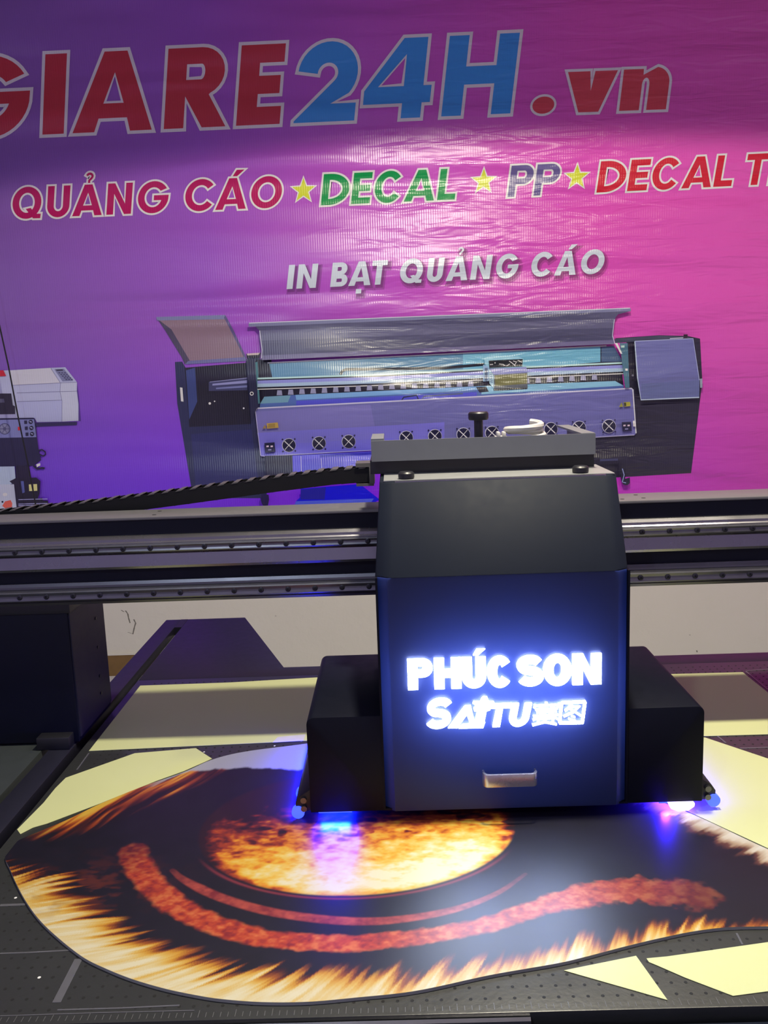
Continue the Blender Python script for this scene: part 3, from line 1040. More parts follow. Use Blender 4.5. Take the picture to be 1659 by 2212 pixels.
MB().box(-1.5, -0.852, 0.9, 2.12, BZ - 0.03, BZ - 0.001).build('side_plate', M['plate'] if False else mat('side_plate_grey', (0.035, 0.042, 0.044), 0.45), table, bevel=0.002)
MB().box(RX + 0.1, RX + 0.6, 0.9, 1.91, BZ - 0.03, BZ - 0.001).build('side_plate', M['navy_side'], table, bevel=0.002)
MB().box(-0.70, RX - 0.05, 1.10, 2.30, 0.12, BZ - 0.03).build('base_cabinet', M['navy'], table)
MB().box(-1.45, -0.86, 1.10, 1.85, 0.0, BZ - 0.03).build('side_cabinet', M['navy'], table)
for x in (-0.6, RX - 0.2):
    for y in (1.2, 2.15):
        MB().lathe([(0.05, 0.0), (0.05, 0.02), (0.02, 0.03), (0.02, 0.12)], (x, y, 0), 'Z', 14).build('foot', M['black'], table)
MB().box(-1.2, RX, 1.0, 1.020, BZ - 0.06, BZ - 0.022).build('front_gap', M['black'], table)
MB().box(-1.2, RX, 0.90, 1.010, BZ - 0.055, BZ - 0.012).build('front_cover', M['cover'], table, bevel=0.003)
e = at(1145, 2195, 'Z', BZ - .006)
MB().prism([(1.0125, BZ - .02), (1.0205, BZ - .02), (1.0205, BZ - .006), (1.0165, BZ - .003), (1.0125, BZ - .006)], 'X', -1.0, e[0]).build('front_trim', M['alu'], table)

# suction holes on a 20 mm grid
hb, db = MB(), MB()
n = 6
hx = [(0.0026 * math.cos(2 * math.pi * k / n), 0.0026 * math.sin(2 * math.pi * k / n)) for k in range(n)]
for i in range(-36, 72):
    for j in range(0, 60):
        x, y = 0.02 + 0.02 * i, 1.048 + 0.0218 * j
        if not (-0.74 < x < RX - .02 and y < 2.33):
            continue
        tgt = db if rng.random() < 0.022 else hb
        tgt.add([(x + a, y + c, BZ + 0.0003) for a, c in hx], [tuple(range(n))])
hb.build('suction_holes', M['hole'], table)['kind'] = 'stuff'
db.build('hole_crumbs', M['debris'], table)['kind'] = 'stuff'
# engraved scale along the front edge
tk = MB()
for i in range(0, 215):
    x = -0.74 + 0.01 * i
    ln = 0.009 if i % 5 else 0.013
    tk.add([(x, 1.027, BZ + .0003), (x + .0007, 1.027, BZ + .0003), (x + .0007, 1.027 + ln, BZ + .0003), (x, 1.027 + ln, BZ + .0003)], [(0, 1, 2, 3)])
tk.build('scale_marks', M['tick'], table)['kind'] = 'stuff'


def tape(pts, w):
    P = [at(x, y, 'Z', BZ) for x, y in pts]
    rib = stroke([(q[0], q[1]) for q in P], w)
    MB().prism(rib, 'Z', BZ + .0001, BZ + .0005).build('tape_strip', M['tape'], table)


tape([(170, 2072), (122, 2166)], 0.012)
tape([(0, 2060), (60, 2058), (152, 2053)], 0.003)
tape([(0, 1956), (55, 1954)], 0.006)
tape([(124, 2182), (260, 2178), (388, 2172)], 0.0025)
tape([(0, 2195), (210, 2188), (420, 2183)], 0.0015)
tape([(1591, 2016), (1604, 2041)], 0.003)
tape([(1550, 1590), (1568, 1605)], 0.004)
tape([(1598, 1616.5), (1659, 1614.5)], 0.004)
tape([(1611, 1450), (1659, 1490)], 0.004)
tape([(1612, 1449), (1659, 1446)], 0.003)
tape([(192, 1627), (166, 1663)], 0.003)

# ------------------------------------------------------------------ the gantry
gantry = thing('gantry', (0.0, 2.0, BZ), 'dark gantry beam with two bolted guide rails spanning the printer table', 'gantry beam')
GX0, GX1 = -1.5, 2.05
MB().prism([(1.906, 1.152), (2.10, 1.152), (2.10, 1.304), (2.014, 1.304), (2.014, 1.339), (1.906, 1.339)], 'X', GX0, GX1).build('beam', M['navy'], gantry)
MB().box(GX0, GX1, 1.900, 2.012, 1.339, 1.3455).build('top_plate', M['plate'], gantry, bevel=0.001)
MB().prism([(2.10, 1.296), (2.106, 1.296), (2.106, 1.328), (2.10, 1.328)], 'X', GX0, GX1).build('chain_trough', M['black'], gantry)
# upper extrusion
MB().prism([(1.906, 1.304), (1.901, 1.303), (1.893, 1.297), (1.893, 1.291), (1.890, 1.288), (1.890, 1.268), (1.897, 1.266), (1.893, 1.262), (1.889, 1.235), (1.892, 1.229), (1.906, 1.228)], 'X', GX0, GX1).build('rail_seat', M['alu'], gantry)
MB().prism([(1.906, 1.199), (1.900, 1.199), (1.897, 1.192), (1.897, 1.187), (1.893, 1.185), (1.893, 1.160), (1.898, 1.159), (1.895, 1.155), (1.900, 1.148), (1.93, 1.148), (1.93, 1.155), (1.906, 1.158)], 'X', GX0, GX1).build('rail_seat', M['alu_dark'], gantry)
bolt_me = MB().lathe([(0.0062, 0.0), (0.0062, -0.0022), (0.0045, -0.003), (0.0022, -0.003), (0.0018, -0.001)], (0, 0, 0), 'Y', 12).mesh('bolt', smooth=True)
bolt_me.materials.append(M['bolt'])
for z0, z1, ya, px_, off in ((1.2685, 1.2865, 1.890, 31, 1189), (1.1605, 1.1835, 1.893, 42, 1291.6)):
    ry0 = ya - 0.010
    zc = (z0 + z1) / 2
    r_ = MB().prism([(ya, z0), (ry0 + .002, z0), (ry0, z0 + .003), (ry0 + .0015, zc - .002), (ry0 + .0015, zc + .002), (ry0, z1 - .003), (ry0 + .002, z1), (ya, z1)], 'X', GX0, GX1).build('guide_rail', M['steel'], gantry)
    bx = at(px_, off, 'Y', ry0)[0]
    k = -8
    while bx + 0.0612 * k < 1.4:
        x = bx + 0.0612 * k
        if x > GX0 + .05:
            link('bolt', bolt_me, r_, (x, ry0 + .002, zc))
        k += 1
for x, y in ((1373, 1069), (1390, 1075.5), (1344, 1078), (333, 1112), (345, 1104)):
    P = at(x, y, 'Z', 1.3457)
    MB().lathe([(0.005, 1.3454), (0.005, 1.3458)], (P[0], P[1], 0), 'Z', 12).build('screw_hole', M['hole'], gantry)
for x0, x1 in ((-1.4, -0.772), (RX + .03, RX + .65)):
    lg = MB().box(x0, x1, 1.922, 2.155, BZ + 0.004, 1.152).build('leg', M['navy'], gantry, bevel=0.003)
MB().box(-0.772, -0.769, 1.926, 2.152, BZ + 0.016, 1.128).build('leg_side_plate', M['navy_side'], gantry)
MB().box(-1.40, -0.764, 1.918, 2.10, 1.122, 1.15).build('leg_bracket', M['black'], gantry, bevel=0.002)
MB().box(-0.862, -0.785, 1.89, 1.93, BZ, BZ + 0.03).build('slide_block', M['black'], gantry, bevel=0.002)
for z in (1.06, 0.985, 0.91, 0.865):
    MB().lathe([(0.004, 0.0), (0.004, 0.002)], (-0.769, 2.09 - (1.06 - z) * .05, z), 'X', 10).build('screw', M['black'], gantry)

# ------------------------------------------------------------------ the print carriage
CF = 1.513
CL, CR = -0.042, 0.421
CB, CS = 0.826, 1.280
carriage = thing('print_carriage', (0.19, 1.7, CB), 'dark print carriage with glowing white sign, grey tilted cover and side wings', 'printer carriage')
# hollow lower housing behind the front panel
MB().box(CL, CL + .004, CF + .004, 1.87, CB, CS).build('housing_side', M['wing'], carriage)
MB().box(CR - .004, CR, CF + .004, 1.87, CB, CS).build('housing_side', M['wing'], carriage)
MB().box(CL + .004, CR - .004, 1.864, 1.87, CB, CS).build('housing_back', M['wing'], carriage)
MB().box(CL + .004, CR - .004, CF + .004, 1.864, CB, CB + .004).build('housing_floor', M['wing'], carriage)
ch = 0.022
panel = MB().prism([(CL, CF + ch * .7), (CL + ch, CF), (CR - ch, CF), (CR, CF + ch * .7), (CR, CF + ch * .7 + .003), (CR - ch, CF + .003), (CL + ch, CF + .003), (CL, CF + ch * .7 + .003)], 'Z', CB, CS).build('front_panel', M['panel'], carriage)
# tilted upper cover (solid wedge with chamfered corners)
TZ, TY = 1.437, 1.650


def loft(bot, top):
    n = len(bot)
    return MB().add(bot + top, [tuple(range(n))[::-1], tuple(range(n, 2 * n))] + [(i, (i + 1) % n, n + (i + 1) % n, n + i) for i in range(n)])


bot = [(CL, CF + .020, CS), (CL + .030, CF - .002, CS), (CR - .030, CF - .002, CS), (CR, CF + .020, CS), (CR, 1.87, CS), (CL, 1.87, CS)]
top = [(CL + .012, TY + .018, TZ), (CL + .040, TY - .002, TZ), (CR - .016, TY - .002, TZ), (CR + .012, TY + .018, TZ), (CR + .012, 1.82, TZ), (CL + .012, 1.82, TZ)]
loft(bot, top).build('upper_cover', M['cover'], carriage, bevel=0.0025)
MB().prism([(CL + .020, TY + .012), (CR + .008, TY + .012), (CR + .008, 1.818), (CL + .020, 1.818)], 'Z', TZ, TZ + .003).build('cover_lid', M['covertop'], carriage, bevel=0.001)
MB().prism([(CL + .042, TY + .000), (CR - .012, TY + .000), (CR - .012, TY + .008), (CL + .042, TY + .008)], 'Z', TZ - .001, TZ + .002).build('lid_hinge', M['alu'], carriage)
for xa in (0.023, 0.366):
    MB().lathe([(0.013, TZ + .003), (0.016, TZ + .005), (0.016, TZ + .014), (0.013, TZ + .017), (0.005, TZ + .018)], (xa, TY + .030, 0), 'Z', 18).build('knob', M['black'], carriage, smooth=True)
# side wings
for s, (a, c), key in ((-1, (-0.181, CL), 'tl'), (1, (CR, 0.562), 'tr')):
    wz = 1.016
    prof = rounded(a, c, CB, wz, 0.014, (key,))
    MB().prism(prof, 'Y', CF + .004, 1.872).build('side_wing', M['wing'], carriage, bevel=0.002)
# black bracket and grey cable tray on top
MB().box(CL - .008, CR - .006, 1.775, 1.90, TZ + .003, 1.4685).build('tray_bracket', M['black'], carriage)
tr_ = MB()
TX0, TX1, TYF, TZ0, TZ1 = -0.046, 0.412, 1.750, 1.4685, 1.511
tr_.box(TX0, TX1, TYF, TYF + .004, TZ0, TZ1)
tr_.box(TX0, TX1, TYF + .004, 2.02, TZ0, TZ0 + .004)
tr_.box(TX0, TX0 + .026, TYF + .004, 1.90, TZ1 - .012, TZ1 + .004)
tr_.box(TX0, TX0 + .004, TYF + .004, 1.90, TZ0 + .004, TZ1 - .012)
tr_.box(TX1 - .004, TX1, TYF + .004, 2.02, TZ0 + .004, TZ1)
tr_.box(TX1 - .028, TX1, TYF + .004, 2.02, TZ1 - .003, TZ1 + .001)
tr_.build('cable_tray', M['tray'], carriage)
KX, KY = 0.182, 1.83
MB().lathe([(0.0095, TZ0 + .004), (0.0095, 1.541), (0.020, 1.542), (0.0215, 1.545), (0.0215, 1.556), (0.019, 1.559), (0.006, 1.5595)], (KX, KY, 0), 'Z', 22).build('tray_screw', M['black'], carriage, smooth=True)
# front handle
hp = []
xa, xb, hz = 0.146, 0.247, 0.892
for k in range(7):
    a = math.radians(90 * k / 6)
    hp.append((xa + .010 - .010 * math.cos(a), CF - .012 - .010 * math.sin(a) + .0, hz))
for k in range(7):
    a = math.radians(90 - 90 * k / 6)
    hp.append((xb - .010 + .010 * math.cos(a), CF - .012 - .010 * math.sin(a), hz))
hp = [(xa, CF, hz)] + hp + [(xb, CF, hz)]
hb_ = MB()
outer = [(x, y) for x, y, z in hp]
inner = [(x + (.004 if x < .19 else -.004), min(y + .004, CF)) for x, y in outer]
hb_.prism(outer + inner[::-1], 'Z', hz - .0125, hz + .0125)
hb_.build('handle', M['chrome'], panel, bevel=0.0015)

# illuminated sign letters
SY = CF - 0.007
sg = dict(n=0)


def sign_shape(shapes, fn, name):
    mb = MB()
    for s_ in shapes:
        n0 = len(mb.v)
        fill(mb, s_, lambda u, v: fn(u, v, SY))
        fill(mb, s_, lambda u, v: fn(u, v, SY + .005))
        for c in s_:
            n = len(c)
            V = [fn(u, v, SY) for u, v in c] + [fn(u, v, SY + .005) for u, v in c]
            mb.add(V, [(i, (i + 1) % n, n + (i + 1) % n, n + i) for i in range(n)])
    return mb.build(name, M['sign'], panel)


Z6 = dict(ox=840, oy=1380, k=3.318)


def sign_letter(ch, xl, xr, yb, yt, stem, shear=0.0, mark=None):
    """xl, xr, base and top measured on the enlarged crop"""
    A = at(840 + xl / 3.318, 1380 + yb / 3.318, 'Y', SY)
    B_ = at(840 + xr / 3.318, 1380 + (yb - (xr - xl) * .03) / 3.318, 'Y', SY)
    T = at(840 + xl / 3.318, 1380 + yt / 3.318, 'Y', SY)
    hgt = T[2] - A[2]
    w = (B_[0] - A[0]) / hgt
    shapes = glyph(ch, w, stem) + (marks(mark, w, stem) if mark else [])

    def fn(u, v, y):
        return (A[0] + (u + shear * v) * hgt, y, A[2] + v * hgt)
    sign_shape(shapes, fn, 'sign_letter')


def base1(x):
    return 368 - (x - 150) * 41 / 1340


for ch, xl, xr, mk in (('P', 138, 318, None), ('H', 328, 522, None), ('U', 527, 698, 'acute'), ('C', 706, 888, None), ('S', 914, 1116, None), ('O', 1108, 1312, None), ('N', 1318, 1524, None)):
    sign_letter(ch, xl, xr, base1(xl), base1(xl) - 220, 0.315, 0.0, mk)


def base2(x):
    return 648 - (x - 280) * 32 / 1100


sign_letter('S', 250, 440, base2(250), 432, 0.27, 0.16)


def sign_poly(pts, name='sign_letter'):
    P = [at(840 + x / 3.318, 1380 + y / 3.318, 'Y', SY) for x, y in pts]
    sh = [[(q[0], q[2]) for q in P]]
    sign_shape([orient(sh[0], True) and sh], lambda u, v, y: (u, y, v), name)


def sign_stroke(pts, w):
    sign_poly(stroke(pts, w), 'sign_letter_stroke')


# A without a cross bar but with a foot
sign_poly([(425, 642), (545, 484), (588, 480), (616, 600), (690, 600), (676, 640), (500, 644), (530, 616), (582, 612), (560, 545), (490, 642)])
# I topped by a four-pointed leaf star
sign_poly([(605, 640), (636, 520), (612, 520), (608, 500), (630, 482), (602, 466), (606, 452), (655, 452), (668, 424), (684, 416), (706, 420), (716, 450), (752, 452), (760, 468),
           (728, 488), (726, 512), (700, 520), (676, 640)])
sign_poly([(744, 634), (772, 500), (722, 502), (730, 470), (880, 464), (874, 497), (818, 499), (796, 632)])
sign_letter('U', 852, 994, base2(852), 468, 0.29, 0.2)
# two square characters made of strokes
for st, w in (([(1042, 484), (1224, 476)], 15), ([(1130, 458), (1132, 486)], 22), ([(1048, 474), (1044, 500)], 16), ([(1224, 466), (1216, 496)], 16), ([(1050, 510), (1212, 502)], 13),
              ([(1060, 532), (1206, 524)], 13), ([(1036, 558), (1216, 548)], 14), ([(1092, 490), (1088, 560)], 17), ([(1170, 488), (1164, 556)], 17), ([(1074, 578), (1072, 604)], 18),
              ([(1074, 578), (1180, 572)], 14), ([(1180, 572), (1178, 602)], 18), ([(1124, 575), (1118, 600), (1030, 622)], 16), ([(1120, 600), (1204, 616)], 16), ([(1090, 558), (1034, 586)], 14), ([(1160, 552), (1214, 580)], 14)):
    sign_stroke(st, w * .72)
for st, w in (([(1240, 462), (1226, 606)], 24), ([(1240, 462), (1412, 454)], 22), ([(1408, 456), (1388, 606)], 24), ([(1222, 606), (1392, 604)], 22), ([(1320, 474), (1264, 520)], 15),
              ([(1290, 492), (1370, 488), (1320, 530), (1254, 560)], 15), ([(1300, 506), (1376, 552)], 15), ([(1310, 556), (1336, 566)], 13), ([(1290, 576), (1340, 592)], 13)):
    sign_stroke(st, w * .74)
area('sign_backlight', (0.19, CF + .080, 1.062), (math.radians(-90), 0, 0), 0.28, 0.12, SIGN_BACK_W, (0.75, 0.82, 1.0), 180, carriage)  # added behind the panel to make the glow that is partly lens bloom

# UV curing lamps on both ends
for s in (-1, 1):
    xo = -0.181 if s < 0 else 0.562
    u = MB().prism([(xo, 0.866), (xo + s * .022, 0.852), (xo + s * .030, 0.840), (xo + s * .030, CB - .004), (xo, CB - .004)], 'Y', CF + .018, 1.80).build('uv_lamp', M['black'], carriage, bevel=0.001)
    for z in (0.852, 0.835):
        MB().lathe([(0.006, 0), (0.006, -.006)], (xo + s * .014, CF + .018, z - .006), 'Y', 10).build('clamp_screw', M['steel'], u, smooth=True)
    for yy in ((CF + .012, 1.60) if s < 0 else (CF + .012,)):
        MB().lathe([(0.004, -.006), (0.0125, -.005), (0.0125, .005), (0.004, .006)], (xo + s * .026, yy + .008, 0.8205), 'Y', 18).build('roller', M['uv'], u, smooth=True)  # blue UV light falling on the rollers is put in as their own glow
    xc = -0.135 if s < 0 else 0.515
    MB().box(xc - .032, xc + .032, CF + .012, 1.84, CB - .006, CB - .001).build('lens', M['uv'], u)
    if s > 0:
        MB().prism([(0.497, CB - .001), (0.502, CB - .012), (0.515, CB - .017), (0.535, CB - .016), (0.546, CB - .008), (0.547, CB - .001)], 'Y', CF - .001, CF + .011).build('hot_lens', M['uvhot'], u, bevel=.002)
    uc = (0.0, 0.005, 1.0) if s < 0 else (0.025, 0.004, 1.0)
    area('uv_light', (xc, 1.68, CB - .007), (0, 0, 0), 0.06, 0.32, UV_W, uc, 180, carriage)
    area('uv_light', (xc, CF + .008, CB - .007), (math.radians(-46), 0, 0), 0.055, 0.012, UV_W * (.5 if s < 0 else .25), uc, 92, carriage)
    area('uv_light', (xo + s * .034, 1.70, CB - .003), (0, math.radians(s * -38), 0), 0.012, 0.30, UV_W * (.5 if s < 0 else .05), uc, 150, carriage)

# ------------------------------------------------------------------ drag chain
def chain_pt(t):
    xs = [-1.42, -1.20, -0.962, -0.73, -0.507, -0.281, -0.15, -0.055]
    zs = [1.3275, 1.3275, 1.3335, 1.350, 1.3715, 1.395, 1.407, 1.4105]
    return np.interp(t, xs, zs)


chain = thing('drag_chain', (-0.7, 2.060, 1.304), 'black plastic cable drag chain sloping from the gantry beam up to the carriage', 'drag chain')
lk = MB()
LP = 0.034
for yy in (-.028, .024):
    lk.prism([(-LP / 2 - .003, -.020), (LP / 2 + .003, -.018), (LP / 2 + .003, .016), (-LP / 2 - .003, .014)], 'Y', yy, yy + .004)
lk.box(-.013, .013, -.024, .024, -.020, -.017)
link_me = lk.mesh('chain_link', smooth=False)
link_me.materials.append(M['chain'])
br = MB()
br.prism([(-.011, .0135), (.005, .0145), (.009, .0175), (-.006, .0170)], 'Y', -.029, .029)
bar_me = br.mesh('cross_bar')
bar_me.materials.append(M['chain_bar'])
x = -0.075
while x > -1.40:
    z = chain_pt(x)
    a = math.atan2(chain_pt(x + .02) - chain_pt(x - .02), .04)
    o = link('chain_link', link_me, chain, (x, 2.060, z))
    o.rotation_euler = (0, -a, 0)
    c = bpy.data.objects.new('cross_bar', bar_me)
    COL.objects.link(c)
    c.parent = o
    x -= LP * math.cos(a)
# bundle of black cables inside the chain
for k, (dy, dz) in enumerate(((-.014, -.006), (0.0, -.008), (.013, -.005), (-.006, .004), (.008, .005))):
    MB().tube([(q, 2.060 + dy, chain_pt(q) + dz) for q in np.linspace(-1.40, -.055, 40)], 0.0055, 6).build('cable', M['rubber'], chain, smooth=True)
# end bracket that fixes the chain to the carriage
eb = MB().box(-.092, -.050, 2.028, 2.092, 1.4275, 1.437).box(-.092, -.050, 2.028, 2.092, 1.382, 1.388).box(-.060, -.048, 2.024, 2.094, 1.388, 1.4275)
eb.build('end_bracket', M['chain_bar'], chain)

# coil of white cable in the tray
coil = MB()
cc = (0.285, 1.86, 1.505)
pts = []
for k in range(0, 130):
    a = k / 130 * 2 * math.pi * 4.2
    rr = 0.036 + .004 * math.sin(k * .13)
    pts.append((cc[0] + rr * math.cos(a), cc[1] + rr * .9 * math.sin(a), 1.481 + .012 * (k / 130) * 4.0 + .004 * math.sin(a * .5)))
coil.tube(pts, 0.0068, 8)
tag(coil.build('cable_coil', M['cable'], smooth=True, org=(cc[0], cc[1], 1.473)), 'small coil of white cable lying in the grey tray on the carriage', 'cable')
plug = thing('cable_plug', (0.232, 1.85, 1.4725), 'pale ribbed cable plug beside the white coil in the carriage tray', 'plug')
MB().box(0.218, 0.246, 1.84, 1.862, 1.4725, 1.505).build('plug_body', M['cable'], plug, bevel=0.004)
for k in range(2):
    MB().box(0.222 + .012 * k, 0.230 + .012 * k, 1.838, 1.864, 1.500, 1.514).build('plug_rib', M['cable'], plug, bevel=0.003)

# ------------------------------------------------------------------ loose sheets of yellow release paper
def sheet(pts, label, extra=None):
    P = [at(x, y, 'Z', BZ + .0014) for x, y in pts]
    poly = [(q[0], q[1]) for q in P] + (extra or [])
    cx, cy = sum(q[0] for q in poly) / len(poly), sum(q[1] for q in poly) / len(poly)
    o = MB().prism(poly, 'Z', BZ + .0006, BZ + .0014).build('paper_sheet', M['paper'], org=(cx, cy, BZ + .0006))
    return tag(o, label, 'paper', 'yellow paper offcuts on the table')


g_ = at(660, 1606.5, 'Z', BZ)
sheet([(192, 1622), (240, 1561), (303, 1481), (500, 1474), (690, 1463), (740, 1462)], 'long yellow paper sheet on the table crossed by the shadow of the gantry beam',
      [(0.02, 1.905), (-0.20, 1.898)])
sheet([(142, 1680), (291, 1627), (423, 1616), (458, 1638.7), (396, 1666), (337, 1687), (215, 1736), (101, 1779), (78, 1785.5), (70, 1788), (44, 1801.5), (37, 1791.6), (94, 1734), (119, 1703)],
      'pointed yellow paper offcut along the streaked upper edge of the printed eye board')
sheet([(1604.6, 1452), (1659, 1496), (1659, 1586), (1523, 1590)], 'yellow paper sheet behind the carriage with a slanted side and a dark shadow band', [(0.52, 1.905), (0.52, 2.263)])
sheet([(1523, 1593), (1659, 1638.5), (1740, 1668)], 'large yellow paper sheet beside the carriage bordering the printed eye board', [(0.90, 1.50), (0.80, 1.245), (0.648, 1.372), (0.543, 1.520), (0.50, 1.58), (0.52, 1.87)])
sheet([(1218, 2096), (1374, 2064.5), (1398, 2098), (1442, 2160), (1330, 2128)], 'small triangular yellow paper offcut on the front of the table')
sheet([(1396.6, 2070), (1440, 2066), (1659, 2035), (1740, 2022), (1740, 2127), (1659, 2141), (1583.5, 2151), (1481, 2112), (1419, 2085), (1402, 2078)], 'long blunt yellow paper offcut on the front of the table next to the triangular one')

tp = [at(x, y, 'Z', BZ + .0018) for x, y in ((588, 1604), (655, 1600), (660, 1586), (600, 1592))]
t_ = MB().prism([(q[0], q[1]) for q in tp], 'Z', BZ + .0015, BZ + .0019).build('clear_tape', mat('clear_tape', (0.55, 0.55, 0.62), 0.15), org=(tp[0][0], tp[0][1], BZ + .0015))
tag(t_, 'short piece of shiny clear tape on the long shadowed yellow sheet', 'tape')

# ------------------------------------------------------------------ the printed eye board
BT = BZ + 0.0055


def bd(pts):
    return np.array([at(x, y, 'Z', BT)[:2] for x, y in pts])


def smooth_line(P, n=400):
    """Catmull-Rom through the points, evenly resampled"""
    P = np.asarray(P, float)
    Q = np.vstack([2 * P[0] - P[1], P, 2 * P[-1] - P[-2]])
    out = []
    for i in range(1, len(Q) - 2):
        p0, p1, p2, p3 = Q[i - 1], Q[i], Q[i + 1], Q[i + 2]
        t = np.linspace(0, 1, 24, endpoint=False)[:, None]
        out.append(.5 * (2 * p1 + (p2 - p0) * t + (2 * p0 - 5 * p1 + 4 * p2 - p3) * t ** 2 + (3 * p1 - p0 - 3 * p2 + p3) * t ** 3))
    out = np.vstack(out + [Q[-2:-1]])
    d = np.r_[0, np.cumsum(np.hypot(*np.diff(out, axis=0).T))]
    s = np.linspace(0, d[-1], n)
    return np.c_[np.interp(s, d, out[:, 0]), np.interp(s, d, out[:, 1])], s


top_px = [(11, 1850), (15, 1838), (32, 1820), (60, 1806), (100, 1790), (150, 1768.5), (215, 1737), (300, 1702), (396, 1668), (458, 1641), (527, 1624), (633, 1610)]
topP = np.vstack([bd(top_px), [(-0.12, 1.893), (0.02, 1.888), (0.15, 1.842), (0.27, 1.764), (0.40, 1.652), (0.528, 1.523), (0.629, 1.383), (0.72, 1.275), (0.80, 1.215), (0.86, 1.196)]])
bot_px = [(11, 1850), (13, 1860), (21, 1876), (33, 1904), (53, 1942), (81, 1982), (119, 2020), (177, 2066), (228, 2092), (286, 2115), (354, 2135), (420, 2149), (478, 2158), (565, 2164.5), (663, 2164),
          (767, 2155), (900, 2140), (1060, 2106), (1198, 2082), (1260, 2068), (1356, 2043), (1428, 2026), (1500, 2011.5), (1572, 2003), (1659, 2001)]
botP = np.vstack([bd(bot_px), [(0.62, 1.176), (0.72, 1.172), (0.80, 1.176), (0.86, 1.196)]])
topL, ts = smooth_line(topP)
botL, bs_ = smooth_line(botP)
xmin, xmax = max(topL[0, 0], botL[0, 0]), 0.86
NX, NY = 980, 440
u_ = np.linspace(0, 1, NX)
u_ = u_ + 0.006 * np.sin(0) - 0.0
xs = xmin + (xmax - xmin) * np.where(u_ < .08, .08 * (u_ / .08) ** 1.8, u_)


def ofx(L, x):
    xx = np.maximum.accumulate(L[:, 0])
    return np.interp(x, xx + np.arange(len(xx)) * 1e-9, L[:, 1])


yt, yb = ofx(topL, xs), ofx(botL, xs)
yt = np.maximum(yt, yb + 1e-4)
vv = np.linspace(0, 1, NY)
GXX = np.repeat(xs[:, None], NY, 1)
GYY = yb[:, None] + (yt - yb)[:, None] * vv[None, :]
PX, PY = GXX.ravel(), GYY.ravel()

_perm = np.random.RandomState(3).rand(512, 512)


def vnoise(x, y):
    xi, yi = np.floor(x).astype(int), np.floor(y).astype(int)
    fx, fy = x - xi, y - yi
    fx, fy = fx * fx * (3 - 2 * fx), fy * fy * (3 - 2 * fy)
    g = lambda a, c: _perm[a % 512, c % 512]
    return (g(xi, yi) * (1 - fx) + g(xi + 1, yi) * fx) * (1 - fy) + (g(xi, yi + 1) * (1 - fx) + g(xi + 1, yi + 1) * fx) * fy


def fbm(x, y, o=3):
    s, a, t = 0, 1.0, 0
    for k in range(o):
        s = s + a * vnoise(x * 2 ** k + 17 * k, y * 2 ** k + 31 * k)
        t += a
        a *= .55
    return s / t


def sst(a, b_, x):
    t = np.clip((x - a) / (b_ - a), 0, 1)
    return t * t * (3 - 2 * t)


def near(L, s):
    """distance to a resampled line, arc length of the nearest point and side (+ left of travel)"""
    D = np.empty(len(PX)); U = np.empty(len(PX)); S = np.empty(len(PX))
    T = np.gradient(L, axis=0)
    for i in range(0, len(PX), 40000):
        sl = slice(i, i + 40000)
        dx = PX[sl, None] - L[None, :, 0]
        dy = PY[sl, None] - L[None, :, 1]
        d2 = dx * dx + dy * dy
        k = d2.argmin(1)
        r = np.arange(len(k))
        D[sl] = np.sqrt(d2[r, k]); U[sl] = s[k]
        S[sl] = np.sign(T[k, 0] * dy[r, k] - T[k, 1] * dx[r, k])
    return D, U, S


def mixc(col, c, f):
    return col * (1 - f[:, None]) + np.asarray(c)[None, :] * f[:, None] if np.ndim(c) == 1 else col * (1 - f[:, None]) + c * f[:, None]


def cramp(t, stops):
    p_ = [s_[0] for s_ in stops]
    return np.stack([np.interp(t, p_, [s_[1][k] for s_ in stops]) for k in range(3)], 1)


colr = np.tile(np.array([0.007, 0.006, 0.016]), (len(PX), 1))
colr *= (0.75 + .5 * fbm(PX * 30, PY * 30))[:, None]
# iris
icx, icy, irx, iry = -0.094, 1.505, 0.297, 0.223
ex = np.hypot((PX - icx) / irx, (PY - icy) / iry)
tb = (PY - (icy - iry)) / (2 * iry)
nz1 = fbm(PX * 42 + PY * 24, PY * 70 - PX * 12, 3)
nz2 = fbm(PX * 120, PY * 150, 2)
cell = fbm(PX * 30 + 9, PY * 42, 2)
val = 1.16 - 1.62 * tb + (nz1 - .5) * .66 + (nz2 - .5) * .20 + .30 * sst(-.12, .12, PX) * sst(.75, .3, tb) - .20 * sst(-.15, -.36, PX)
val -= .30 * sst(.62, .75, cell) * sst(.25, .5, tb)
rimd = sst(0.90, 1.0, ex)
val -= .50 * rimd
iris = cramp(val, [(0.0, (0.02, 0.006, 0.012)), (0.18, (0.10, 0.012, 0.014)), (0.36, (0.34, 0.040, 0.012)), (0.52, (0.66, 0.20, 0.012)), (0.68, (0.72, 0.40, 0.035)), (0.86, (0.74, 0.54, 0.14)), (1.08, (0.74, 0.66, 0.42))])
colr = mixc(colr, iris, sst(1.012, 0.985, ex))
ring = np.exp(-((ex - 1.035) / .012) ** 2) * sst(.30, .12, tb) * .55
colr = mixc(colr, (0.35, 0.04, 0.06), ring)
# thin red lid line
l1, s1 = smooth_line(bd([(372, 1880), (400, 1902), (470, 1936), (560, 1964), (650, 1980), (740, 1989), (830, 1989), (930, 1976), (1010, 1956), (1080, 1926), (1135, 1888)]))
d, uu, _s = near(l1, s1)
w1 = 0.0125 * np.interp(uu / s1[-1], [0, .12, .5, .75, 1], [.5, .95, 1, .8, .35])
f = sst(w1, w1 * .55, d) * np.interp(uu / s1[-1], [0, .1, .7, 1], [.25, .75, .9, .15])
red = cramp(fbm(PX * 90, PY * 120), [(0.2, (0.24, 0.02, 0.03)), (.8, (0.56, 0.09, 0.06))])
colr = mixc(colr, red, f)
